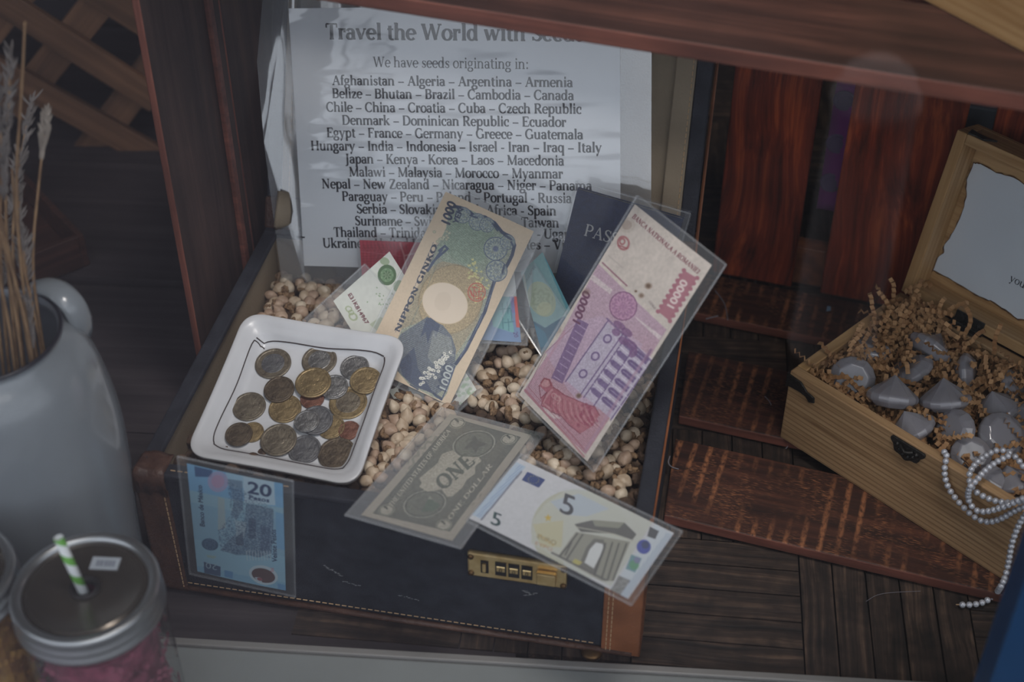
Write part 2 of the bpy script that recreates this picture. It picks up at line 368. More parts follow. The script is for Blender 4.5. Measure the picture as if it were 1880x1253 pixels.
def sans_text(txt):
    """default Blender lettering as a flat mesh"""
    if txt in _sans: return _sans[txt]
    c = bpy.data.curves.new('lettering', 'FONT'); c.body = txt; c.resolution_u = 4
    o = bpy.data.objects.new('lettering', c); COL.objects.link(o)
    dg = bpy.context.evaluated_depsgraph_get(); me = o.evaluated_get(dg).to_mesh()
    vs = [(v.co.x, v.co.y) for v in me.vertices]; fs = [tuple(p.vertices) for p in me.polygons]
    o.evaluated_get(dg).to_mesh_clear()
    bpy.data.objects.remove(o); bpy.data.curves.remove(c)
    wd = max((p[0] for p in vs), default=1)
    _sans[txt] = (vs, fs, wd); return _sans[txt]

# ------------------------------------------------------------------ shared materials
M_FLOORW = wood('parquet_wood', L(24,18,15), L(52,40,33), L(96,76,62), rough=0.7, scale=1.3, bump=0.8, patch=(55, .38, 1.25))
M_GAP = mat('dark_gap', L(16,13,12), 0.9)
M_LEDGE = mat('white_gloss_paint', L(126,130,130), 0.45, var=0.12, vscale=9)
M_LEDGELIP = mat('grey_metal_strip', L(120,118,116), 0.5)
M_CRATE = wood('red_stained_wood', L(38,21,16), L(62,34,25), L(92,54,38), rough=0.62, scale=1.0, saw=0.85, fuzz=L(154,100,66), bump=0.5)
M_CRATEN = wood('worn_end_board', L(44,30,27), L(58,42,38), L(78,58,50), rough=0.7, scale=0.8, saw=0.0, bump=0.4)
M_CRATEB = wood('red_stained_back_wood', L(62,22,12), L(118,46,26), L(176,86,44), rough=0.55, scale=0.8, knots=1.0, bump=0.3)
M_CRATEE = wood('red_cut_edge', L(88,52,42), L(112,66,54), L(136,82,66), rough=0.6, bump=0.3)
M_CRATET = wood('dark_stained_top', L(44,27,23), L(64,40,33), L(90,58,48), rough=0.55, scale=0.8, bump=0.3)
M_PINE = wood('pine', L(120,90,60), L(174,140,102), L(186,154,115), rough=0.55, scale=0.8, stripes=.0046, patch=(14, .82, 1.06), bump=0.25)
M_PINE2 = wood('pale_pine', L(150,112,70), L(178,142,98), L(196,160,114), rough=0.55, scale=1.0, stripes=.006, patch=(14, .8, 1.06), bump=0.15)
M_LATT = wood('lattice_wood', L(80,56,40), L(112,80,58), L(134,98,72), rough=0.7, scale=0.5, bump=0.2)
M_WALLD = mat('dark_shop_wall', L(52,48,54), 0.9, var=0.3, vscale=3)
M_NAVY = mat('navy_canvas', L(48,51,59), 0.85, c2=L(33,36,43), vscale=60, bump=0.5, bscale=900, spec=0.25)
M_NAVYD = mat('navy_binding', L(46,48,56), 0.7, c2=L(31,33,40), vscale=50, bump=0.3, bscale=500, spec=0.3)
M_TAN = mat('tan_lining', L(142,128,108), 0.75, c2=L(120,106,88), vscale=12, bump=0.2, bscale=600)
M_LBROWN = mat('brown_leather', L(84,58,46), 0.5, c2=L(58,38,30), vscale=60, bump=0.6, bscale=250)
M_LTAN = mat('tan_leather', L(136,84,54), 0.5, c2=L(112,67,40), vscale=40, bump=0.3, bscale=250)
M_THREAD = mat('thread', L(176,146,112), 0.8)
M_BRASS = mat('brass', L(232,204,150), 0.3, metal=0.85, c2=L(206,172,116), vscale=120)
M_BRASSD = mat('dark_brass', L(96,72,44), 0.4, metal=0.8)
M_BLACK = mat('black_slot', L(14,12,12), 0.6)

# ------------------------------------------------------------------ the setting
LEDGE_A = R(-4.2)
LP0 = atz(330, 1180, 0.0); LD = Vector((math.cos(LEDGE_A), math.sin(LEDGE_A), 0)); LN = Vector((-LD.y, LD.x, 0))
ledge_mx = Matrix.Translation(LP0) @ Matrix.Rotation(LEDGE_A, 4, 'Z')
PANE_Y = -0.23                              # pane this far in front of the ledge's inner edge
struct(MB().box(-1.3, 1.5, PANE_Y-0.05, -0.006, -0.03, 0.004).obj('trim_1', M_LEDGE, mx=ledge_mx, bevel=0.002))
struct(MB().box(-1.3, 1.5, -0.006, 0.0, -0.03, 0.006).obj('trim_2', M_LEDGELIP, mx=ledge_mx, bevel=0.001))
M_GLASS = clear('window_glass', milky=0.0, rough=0.0, refl=1.0)
struct(MB().box(-1.3, 1.5, PANE_Y-0.02, PANE_Y-0.014, 0.004, 1.9).obj('window_1', M_GLASS, mx=ledge_mx))
# parquet in a basket pattern: blocks of five planks, turned by a quarter from block to block
PQ_A = R(-6); blk = 0.122
p0 = atz(1465, 1005, 0.0); pq = Matrix.Translation(Vector((p0.x, p0.y, 0))) @ Matrix.Rotation(PQ_A, 4, 'Z')
inv_led = ledge_mx.inverted()
fa, fb = MB(), MB()
for i in range(-9, 8):
    for j in range(-5, 9):
        c = pq @ Vector(((i+.5)*blk, (j+.5)*blk, 0)); q = inv_led @ c
        if q.y < -0.02 or c.y > 1.9 or c.x < -0.10: continue
        for k in range(5):
            a0, a1 = k*blk/5+0.0006, (k+1)*blk/5-0.0006
            dz = random.uniform(-0.0004, 0.0002)
            if (i+j) % 2 == 1:
                fb.box(j*blk+0.0006, (j+1)*blk-0.0006, -(i*blk+a1), -(i*blk+a0), -0.01, dz)
            else:
                fa.box(i*blk+0.0006, (i+1)*blk-0.0006, j*blk+a0, j*blk+a1, -0.01, dz)
struct(fa.obj('floor', M_FLOORW, mx=pq)); struct(fb.obj('floor', M_FLOORW, mx=pq @ Matrix.Rotation(PI/2, 4, 'Z')))
M_BOARD = wood('dark_floor_board', L(38,34,38), L(52,46,50), L(66,60,63), rough=0.7, scale=0.6, bump=0.25)
seam = (ledge_mx.inverted() @ atz(200, 515, 0.0)).y
for y0, y1 in ((.0, seam-.2), (seam-.1985, seam-.006), (seam+.006, seam+.2), (seam+.2015, .9)):        # wide dark boards on the left
    struct(MB().box(-1.25, .24, y0, y1, -.0115, -.0018).obj('floor', M_BOARD, mx=ledge_mx))
struct(MB().box(-1.3, 1.5, -0.02, 1.5, -0.03, -0.012).obj('floor_base', M_GAP, mx=ledge_mx))
# the shop around the display
struct(MB().box(-1.35, 1.5, 1.62, 1.68, -0.03, 1.9).obj('wall_back', M_WALLD))
struct(MB().box(-1.2, -1.15, 0.3, 1.68, -0.03, 1.9).obj('wall_left', M_WALLD))
struct(MB().box(1.25, 1.3, 0.3, 1.68, -0.03, 1.9).obj('wall_right', M_WALLD))
struct(MB().box(-1.35, 1.5, 0.3, 1.68, 1.5, 1.55).obj('ceiling', M_WALLD))
# the street in front of the window
m, n, l, bs = principled('street_paving'); bs.inputs['Roughness'].default_value = .9; MATS['street_paving'] = m
tcn = n.new('ShaderNodeTexCoord'); no = n.new('ShaderNodeTexNoise'); no.inputs['Scale'].default_value = 1.6; no.inputs['Detail'].default_value = 4; l.new(tcn.outputs['Object'], no.inputs[0])
sp = n.new('ShaderNodeSeparateXYZ'); l.new(tcn.outputs['Object'], sp.inputs[0])
ma = n.new('ShaderNodeMath'); ma.operation = 'MULTIPLY_ADD'; ma.inputs[1].default_value = .9; l.new(no.outputs['Fac'], ma.inputs[0]); l.new(sp.outputs['X'], ma.inputs[2])
rr = n.new('ShaderNodeValToRGB'); l.new(ma.outputs[0], rr.inputs[0]); rr.color_ramp.elements[0].position = .0; rr.color_ramp.elements[0].color = (*L(126,120,128),1); rr.color_ramp.elements[1].position = .75; rr.color_ramp.elements[1].color = (*L(58,56,58),1)
l.new(rr.outputs[0], bs.inputs['Base Color'])          # ground coloured paler on the left so the pane mirrors a haze there
struct(MB().box(-9, 8, -9, 0.36, -0.7, -0.62).obj('ground_street', m))
struct(MB().box(-1.35, 1.5, PANE_Y-0.12, PANE_Y-0.05, -0.62, 0.0).obj('wall_front', M_WALLD, mx=ledge_mx))

# unseen pale post added to make the faint reflection over the crate
def mirrored(px, py, s):
    p = ledge_mx.inverted() @ (CV+ray(px, py)*s); p.y = 2*(PANE_Y-.02)-p.y; return ledge_mx @ p
bt = mirrored(1622, 118, 1.95)
prof = [(.066,-.62),(.064,-.60),(.060,-.30),(.057,bt.z-.07),(.062,bt.z-.065),(.062,bt.z-.05),(.054,bt.z-.045),(.048,bt.z-.018),(.026,bt.z),(.0005,bt.z+.004)]
o = MB().lathe(prof, 32).obj('reflection_post', mat('pale_post', L(206,196,196), .8, var=.15, vscale=12), loc=(bt.x, bt.y, 0), smooth=True)
tag(o, 'pale post added outside only for its faint reflection over the crate back', 'bollard')

# ------------------------------------------------------------------ suitcase
SW, SD, SH = 0.3538, 0.2956, 0.1212
suit = thing('suitcase', 'open navy canvas suitcase with tan lining and brass combination lock', 'suitcase', (-0.2592, 0.7183, 0.0), (0, 0, -0.1853))
SM = Matrix.Translation((-0.2592, 0.7183, 0)) @ Matrix.Rotation(-0.1853, 4, 'Z'); SI = SM.inverted()
SX, SY = (SM.to_3x3() @ Vector((1,0,0))), (SM.to_3x3() @ Vector((0,1,0)))
def s_front(px, py, off=0.0): return SI @ onp(px, py, SM @ Vector((0, -off, 0)), SY)
t = 0.006
b = MB().box(0, SW, 0, SD, 0, 0.006)
b.box(0, SW, 0, t, 0.006, SH-.004).box(0, SW, SD-t, SD, 0.006, SH-.004).box(0, t, t, SD-t, 0.006, SH-.004).box(SW-t, SW, t, SD-t, 0.006, SH-.004)
b.obj('body', M_NAVY, suit, bevel=0.002)
b = MB(); e_ = 0.0012
for a in ((t, SW-t, t, t+e_), (t, SW-t, SD-t-e_, SD-t), (t, t+e_, t, SD-t), (SW-t-e_, SW-t, t, SD-t)):
    b.box(*a, 0.0062, SH-.004)
b.obj('lining', M_TAN, suit)
b = MB(); rw = 0.011
b.box(-.001, SW+.001, -.001, rw, SH-.005, SH).box(-.001, SW+.001, SD-rw, SD+.001, SH-.005, SH)
b.box(-.001, rw, rw, SD-rw, SH-.005, SH).box(SW-rw, SW+.001, rw, SD-rw, SH-.005, SH)
b.obj('rim_binding', M_NAVYD, suit, bevel=0.0015)
def corner_guard(name, x, sx, m, w1, w2, h0, h1):
    b = MB(); q = 0.0018
    x0, x1 = (x-q, x+w1) if sx > 0 else (x-w1, x+q)
    b.box(x0, x1, -q, 0.0005, h0, h1)
    b.box(*((x-q, x+.0005) if sx > 0 else (x-.0005, x+q)), -q, w2, h0, h1)
    return b.obj(name, m, suit, bevel=0.0008)
g = corner_guard('leather_corner', 0, 1, M_LBROWN, 0.021, 0.02, 0.0, SH-.016); g['label'] = 'brown leather corner strip'
g = corner_guard('leather_corner', SW, -1, M_LTAN, 0.026, 0.02, 0.002, SH+.001); g['label'] = 'tan leather corner strip'
# cracked cap of the front left corner
bm_ = MB(); n_ = 9
vs = []
for j in range(n_):
    for i in range(n_):
        u, v = i/(n_-1), j/(n_-1)
        p = Vector((-0.003+0.024*u, -0.003+0.022*v, SH+0.0015+0.0012*math.sin(9*u+3*v)+random.uniform(-.0006,.0006)))
        if u == 0 or v == 0: p.z -= 0.004
        vs.append(p)
k0 = len(vs)
for i in range(n_):
    u = i/(n_-1); vs.append(Vector((-0.0035+0.025*u, -0.0036+random.uniform(-.0006,.0006), SH-0.018+random.uniform(-.002,.002))))
for j in range(n_):
    v = j/(n_-1); vs.append(Vector((-0.0036, -0.0036+0.023*v, SH-0.018+random.uniform(-.002,.002))))
fs = [(j*n_+i, j*n_+i+1, (j+1)*n_+i+1, (j+1)*n_+i) for j in range(n_-1) for i in range(n_-1)]
fs += [(k0+i, k0+i+1, i+1, i) for i in range(n_-1)]
fs += [(k0+n_+j+1, k0+n_+j, j*n_, (j+1)*n_) for j in range(n_-1)]
o = bm_.add(vs, fs).obj('corner_cap', M_LBROWN, suit, smooth=True); sm_ = o.modifiers.new('thick', 'SOLIDIFY'); sm_.thickness = 0.0012
# bottom piping and stitches
MB().tube([(0.004,-0.001,0.004), (SW*.5,-0.0016,0.004), (SW-.004,-0.001,0.004)], 0.0024, 8).obj('bottom_piping', M_LBROWN, suit, smooth=True)
def stitch(p, q, par=None, nm='stitching', ln=0.0032, gap=0.0016, r=0.0004):
    b = MB(); p, q = Vector(p), Vector(q); d = q-p; n = int(d.length/(ln+gap))
    for k in range(n):
        a = p+d*(k/n); c = p+d*((k+ln/(ln+gap))/n); b.tube([a, (a+c)/2, c], r, 5)
    return b.obj(nm, M_THREAD, par or suit)
stitch((0.022,-0.0012,0.010), (SW-.03,-0.0012,0.010))
stitch((0.0185,-0.0022,0.004), (0.0185,-0.0022,SH-.02))
for dx in (0.0225, 0.0195): stitch((SW-dx,-0.0022,0.006), (SW-dx,-0.0022,SH-.004))
stitch((0.024,0.004,SH+.0003), (0.11,0.004,SH+.0003))
MB().lathe([(0.0001,0.0),(0.0075,0.0005),(0.008,0.002),(0.006,0.004),(0.0001,0.0046)], 20, Matrix.Translation((SW-.032,-0.003,0.0))).obj('brass_foot', M_BRASSD, suit, smooth=True)
MB().tube([(-.0015, 0.01, SH-.02), (-.0018, 0.15, SH-.02), (-.0015, SD-.01, SH-.02)], 0.0008, 6).obj('side_piping', M_LTAN, suit)
MB().tube([(SW+.0012, 0.004, SH-.003), (SW+.0016, 0.15, SH-.003), (SW+.0012, SD-.01, SH-.003)], 0.0012, 6).obj('side_piping', M_LTAN, suit)
# scuffs on the front canvas
for (x, y, ang, ln) in ((618,1052,40,26),(645,1072,12,30),(752,1098,8,40),(975,1092,-30,26),(968,1088,35,16),(1120,1012,10,12),(600,1042,60,14)):
    c = s_front(x, y, 0.0006); b = MB()
    for k in range(9):
        f = (k-4)/9*ln*0.0004; a = R(-ang)
        cx, cz = c.x+f*math.cos(a)+random.uniform(-.0007,.0007), c.z+f*math.sin(a)+random.uniform(-.0006,.0006)
        q = random.uniform(.0006,.0016); h = random.uniform(.0002,.0005)
        b.add([(cx-q,-.0006,cz-h),(cx+q*.4,-.0007,cz-h),(cx+q,-.0006,cz+h*.5),(cx-q*.3,-.0007,cz+h)], [(0,1,2,3)])
    b.obj('scuff_mark', mat('pale_scuff', L(120,120,122), 0.9), suit)
# combination lock on the front
c0 = s_front(860, 1020); c1 = s_front(1042, 1060); 
lx0, lx1 = c0.x, c1.x; lz0 = min(s_front(861,1046).z, s_front(1042,1077).z)+.001; lz1 = lz0+0.0235
lock = MB().box(lx0, lx1, -0.004, 0.0, lz0, lz1).obj('combination_lock', M_BRASS, suit, bevel=0.0015); lock['label'] = 'brass combination lock plate'
def lxx(px): return s_front(px, 1035).x
zc = (lz0+lz1)/2
MB().box(lxx(885), lxx(899), -0.0046, -0.0035, zc-.006, zc+.006).obj('keyhole_slot', M_BLACK, lock)
MB().box(lxx(888), lxx(895), -0.0062, -0.004, zc-.004, zc+.004).obj('slot_pin', M_BRASS, lock, bevel=0.0006)
for px in (921, 945, 969):
    xa, xb = lxx(px-8), lxx(px+9)
    MB().box(xa-.0006, xb+.0006, -0.0046, -0.0035, zc-.0066, zc+.0066).obj('dial_window', M_BLACK, lock)
    d_ = MB().lathe([(0.001,0),(0.0068,0.0004),(0.0068,(xb-xa)-.0004),(0.001,(xb-xa))], 10, Matrix.Translation((xa,0.0015,zc)) @ Matrix.Rotation(PI/2, 4, 'Y')).obj('number_dial', M_BRASS, lock)
    vs, fs, wd = sans_text('0')
    k = 0.0050
    MB().add([((xa+xb)/2+(p[0]-wd/2)*k, -0.0056, zc-0.0018+p[1]*k) for p in vs], fs).obj('dial_digit', M_BLACK, lock)
MB().box(lxx(988), lxx(1024), -0.0085, -0.004, zc-.0065, zc+.0050).obj('release_slider', M_BRASS, lock, bevel=0.0012)
for px, z in ((867,lz1-.0035),(1037,lz0+.0035),(867,lz0+.0035),(1037,lz1-.0035)):
    MB().lathe([(0.0022,0),(0.002,0.0012),(0.0001,0.0016)], 12, Matrix.Translation((lxx(px),-0.004,z)) @ Matrix.Rotation(PI/2, 4, 'X')).obj('screw', M_BRASSD, lock, smooth=True)
# the lid, standing open behind
LEAN = R(24)
hinge = Vector((0, SD-.002, SH+.002))
lid_mx = Matrix.Translation(hinge) @ Matrix.Rotation(PI/2-LEAN, 4, 'X')     # lid local: x along hinge, y up the lid, z towards the viewer
LDH, LTH = 0.30, 0.042
b = MB().box(0, SW, 0, LDH, -LTH, -LTH+.004)
b.box(0, .005, 0, LDH, -LTH, -.003).box(SW-.005, SW, 0, LDH, -LTH, -.003).box(0.005, SW-.005, 0, .005, -LTH, -.003).box(.005, SW-.005, LDH-.005, LDH, -LTH, -.003)
lid = b.obj('lid', M_NAVY, suit, mx=lid_mx, bevel=0.002)
b = MB().box(.0052, SW-.0052, .0052, LDH-.0052, -LTH+.0042, -.0062)
b.obj('lid_lining', M_TAN, lid, bevel=0.002)
b = MB().box(-.001, .012, -.001, LDH+.001, -.004, 0).box(SW-.012, SW+.001, -.001, LDH+.001, -.004, 0).box(.012, SW-.012, -.001, .012, -.004, 0).box(.012, SW-.012, LDH-.012, LDH+.001, -.004, 0)
b.obj('lid_rim', M_NAVYD, lid, bevel=0.0015)
MB().box(.012, .021, .012, LDH-.01, -.006, .0012).obj('lid_edging', M_TAN, lid, bevel=0.001)
MB().box(SW-.028, SW-.012, .012, LDH-.01, -.006, .0012).obj('lid_edging', M_TAN, lid, bevel=0.001)
stitch((.0185, .015, .0016), (.0185, LDH-.015, .0016), lid, 'lid_stitching'); stitch((SW-.0145, .015, .0016), (SW-.0145, LDH-.015, .0016), lid, 'lid_stitching')
MB().tube([(SW+.0025, -.002, -LTH*.5), (SW+.003, LDH*.5, -LTH*.5), (SW+.0025, LDH, -LTH*.5)], 0.0014, 6).obj('lid_piping', M_LTAN, lid)
for x0, x1 in ((-.002,.028),(SW-.03,SW+.002)):
    MB().box(x0, x1, -.003, .024, -LTH-.001, .0022).obj('lid_corner', M_LBROWN, lid, bevel=0.002)
# leather tab holding lid and body at the back left
pts = [(0.014, SD-.006, SH+.002), (0.017, SD-.011, SH+.010), (0.019, SD-.010, SH+.022), (0.017, SD+.002, SH+.034)]
MB().tube(pts, [0.006,0.0075,0.0075,0.006], 8, flat=0.16).obj('lid_strap', M_TAN, suit, smooth=True)

# ------------------------------------------------------------------ wooden crate lying on its side
CA = R(-18.2); c_o = atz(1220, 950, 0.01); c_o.z = 0
crate = thing('wooden_crate', 'big red-brown slatted crate lying on its side behind the suitcase', 'crate', c_o, (0, 0, CA))
CMX = Matrix.Translation(c_o) @ Matrix.Rotation(CA, 4, 'Z'); CI = CMX.inverted()
CX, CY = CMX.to_3x3() @ Vector((1,0,0)), CMX.to_3x3() @ Vector((0,1,0))
CDEP, CTOP, CRIGHT, CLEFT = 0.313, 0.4036, 0.56, -0.392
def slat(name, size, loc, rz=0, ry=0, m=M_CRATE, edge=None):
    """a board whose grain runs along its own x; the front edge is a paler cut face"""
    lx, wy, tz = size
    o = MB().box(0, lx, 0, wy, 0, tz).obj(name, [m, edge or M_CRATEE], crate, bevel=0.0012)
    for p in o.data.polygons:
        if p.normal.y < -0.9: p.material_index = 1
    o.location = loc; o.rotation_euler = (0, ry, rz); return o
def suit_right(y):      # crate-local x just right of the suitcase at crate depth y
    best = -9
    for k in (0, .03, .06, .09):
        p0_ = CI @ (SM @ Vector((SW+.004, 0, 0))); p1_ = CI @ (SM @ Vector((SW+.004, SD+.06, 0)))
        f = (y+k-p0_.y)/(p1_.y-p0_.y); best = max(best, p0_.x+(p1_.x-p0_.x)*f)
    return best
q0_, q1_ = CI @ (SM @ Vector((SW+.0045, 0, 0))), CI @ (SM @ Vector((SW+.0045, SD, 0)))
def side_x(y): return q0_.x+(q1_.x-q0_.x)*(y-q0_.y)/(q1_.y-q0_.y)
for y0, wd in ((0.0, .086), (.113, .084), (.25, .06)):      # ends resting close along the suitcase side
    o = MB().prism([(side_x(y0), y0), (CRIGHT, y0), (CRIGHT, y0+wd), (side_x(y0+wd), y0+wd)], .0025, .012).obj('bottom_slat', [M_CRATE, M_CRATEE], crate, bevel=0.0012)
    for p in o.data.polygons:
        if p.normal.y < -0.9: p.material_index = 1
bk = CMX @ Vector((0, CDEP, 0))
def bx(px, py): return (CI @ onp(px, py, bk, CY)).x
def vslat(x0, x1, z0=.0125, z1=CTOP, m=M_CRATEB, y=CDEP):
    o = MB().box(0, z1-z0, 0, x1-x0, 0, .009).obj('back_slat', m, crate, bevel=0.0012)
    # local x up, local y along crate x, local z into depth
    o.matrix_local = Matrix(((0,1,0,x0),(0,0,1,y),(1,0,0,z0),(0,0,0,1)))
    return o
vslat(bx(1330,300), bx(1487,300)); vslat(bx(1546,300), bx(1757,300)); vslat(bx(1822,240), bx(1822,240)+.10); vslat(bx(1822,240)+.125, CRIGHT)
MB().box(side_x(.32)+.01, CRIGHT, CDEP+.009, CDEP+.026, .012, .052).obj('back_rail', mat('stained_rail', L(110,62,34), .6, c2=L(60,30,18), vscale=90), crate, bevel=0.001)
# top boards
for y0, wd in ((0.0, .094), (.112, .09), (.22, .093)):
    slat('top_board', (CRIGHT-CLEFT, wd, .0115), (CLEFT, y0, CTOP), m=M_CRATET)
# left and right ends
def vend(x, z0, z1, y0, y1, th=.010, m=M_CRATEN):
    o = MB().box(0, z1-z0, 0, y1-y0, 0, th).obj('end_board', [m, M_CRATEE], crate, bevel=0.0012)
    for p in o.data.polygons:
        if abs(p.normal.y) > 0.9: p.material_index = 1
    o.matrix_local = Matrix(((0,0,1,x),(0,1,0,y0),(1,0,0,z0),(0,0,0,1)))
    return o
vend(CLEFT, 0.0, CTOP, 0.0, .102, .0065)
MB().box(CLEFT+.0065, CLEFT+.011, .080, .087, .0, CTOP).obj('end_batten', M_CRATEE, crate, bevel=.001)
vend(CLEFT-.012, 0.0, CTOP, .118, .20)
vend(CRIGHT-.010, .012, CTOP, 0.0, .10); vend(CRIGHT-.010, .012, CTOP, .118, .30)

# ------------------------------------------------------------------ pale box on the crate
q0 = atz(1690, -2, CTOP+.0115); q1 = atz(1884, 99, CTOP+.0115)
an = math.atan2(q1.y-q0.y, q1.x-q0.x)
pb = thing('pine_box', 'pale pine box standing on the crate top at the upper right corner', 'box', q0, (0, 0, an))
wl = 0.30
MB().box(-.05, wl, 0, .008, .0, .075).obj('front_panel', M_PINE2, pb, bevel=0.001)
MB().box(-.05, wl, .142, .15, .0, .075).obj('back_panel', M_PINE2, pb, bevel=0.001)
MB().box(-.05, -.042, .008, .142, .0, .075).obj('end_panel', M_PINE2, pb, bevel=0.001)
MB().box(wl-.008, wl, .008, .142, .0, .075).obj('end_panel', M_PINE2, pb, bevel=0.001)
MB().box(-.042, wl-.008, .008, .142, .001, .007).obj('base_panel', M_PINE2, pb)

# ------------------------------------------------------------------ things seen through the gaps between the slats
cb_ = CMX @ Vector((0, CDEP+.05, 0))
def bx2(px, py): return onp(px, py, cb_, CY)
M_PURP = mat('purple_cloth', L(118,44,118), 0.8, bump=0.3, bscale=300)
cl = thing('cushion', 'purple cushion with grey scalloped dots seen through a crate gap', 'cushion', bx2(1538, 300))
cl.rotation_euler = (0, 0, CA)
vs = []; nu, nv = 9, 17
a0, a1 = bx2(1512, 140), bx2(1512, 385); zt, zb2 = a0.z-cl.location.z, a1.z-cl.location.z
def cush(u, v, s): return (-.012+.075*u, (-.0 if s > 0 else .05)+s*-.012*math.sin(PI*u)*math.sin(PI*v), zb2+(zt-zb2)*v)
for s in (1, -1):
    for j in range(nv):
        for i in range(nu): vs.append(cush(i/(nu-1), j/(nv-1), s))
fs = []
for s in (0, 1):
    o_ = s*nu*nv
    for j in range(nv-1):
        for i in range(nu-1):
            f = (o_+j*nu+i, o_+j*nu+i+1, o_+(j+1)*nu+i+1, o_+(j+1)*nu+i); fs.append(f if s == 0 else f[::-1])
m_ = nu*nv
for i in range(nu-1): fs += [(i+1, i, m_+i, m_+i+1), ((nv-1)*nu+i, (nv-1)*nu+i+1, m_+(nv-1)*nu+i+1, m_+(nv-1)*nu+i)]
for j in range(nv-1): fs += [(j*nu, (j+1)*nu, m_+(j+1)*nu, m_+j*nu), ((j+1)*nu+nu-1, j*nu+nu-1, m_+j*nu+nu-1, m_+(j+1)*nu+nu-1)]
MB().add(vs, fs).obj('cover', M_PURP, cl, smooth=True)
M_DOT = mat('grey_dot', L(80,68,98), 0.8)
for v in (.24, .55, .86):
    for u, r_ in ((.12, .010), (.55, .0035), (.42, .003)):
        vv = v+(0 if u == .12 else .12 if u == .55 else -.13); c = Vector(cush(u, vv, 1)); 
        MB().lathe([(.0001,.0012),(r_*.55,.0012),(r_*.6,.0004),(r_*.9,.0008),(r_,0)], 14, Matrix.Translation(c+Vector((0,-.001,0))) @ Matrix.Rotation(PI/2, 4, 'X')).obj('dot', M_DOT, cl)
pg = onp(1796, 238, cb_, CY)
MB().box(-.045, .05, 0, .06, -.001, 0.022).box(-.05, .055, -.004, .064, .022, .05).obj('plastic_tub', mat('grey_plastic', L(128,132,142), .5), loc=pg, rot=(0,0,CA), bevel=0.003)
tag(bpy.data.objects['plastic_tub'], 'grey plastic tub seen through the crate gap above the open box lid', 'tub')

# ------------------------------------------------------------------ lattice and a dark box end at the back left
LY = 1.325
lt = thing('wooden_lattice', 'woven diagonal lattice of pale wooden strips at the back left', 'lattice', (aty(110, 250, LY)))
def lpt(px, py, y=LY): return aty(px, py, y)-lt.location
def strip(x0, y0, x1, y1, w, y):
    a, c = lpt(x0, y0, y), lpt(x1, y1, y); d = c-a; ln = d.length; ang = math.atan2(d.z, d.x)
    o = MB().box(0, ln, -.004, .004, -w/2, w/2).obj('lattice_strip', M_LATT, lt, bevel=0.001)
    o.location = a; o.rotation_euler = (0, -ang, 0)
for (x0, y0, x1, y1) in ((-80,-52,290,185), (-80,83,290,290), (-80,-180,330,82)): strip(x0, y0, x1, y1, .030, LY-.006)
for (x0, y0, x1, y1) in ((216,-40,20,205), (330,55,150,295), (90,-85,-80,132)): strip(x0, y0, x1, y1, .032, LY+.003)

pl = thing('wooden_tray', 'dark wooden tray corner lying behind the white jug', 'tray', atz(60, 400, 0.0), (0, 0, R(38)))
MB().box(-.16, 0.005, -.10, .06, 0, .008).obj('base', M_CRATET, pl, bevel=0.001)
for a in ((-.16,.005,-.106,-.10),(-.16,.005,.06,.066),(.005,.011,-.106,.066)): MB().box(*a, 0, .035).obj('side', M_CRATET, pl, bevel=0.001)

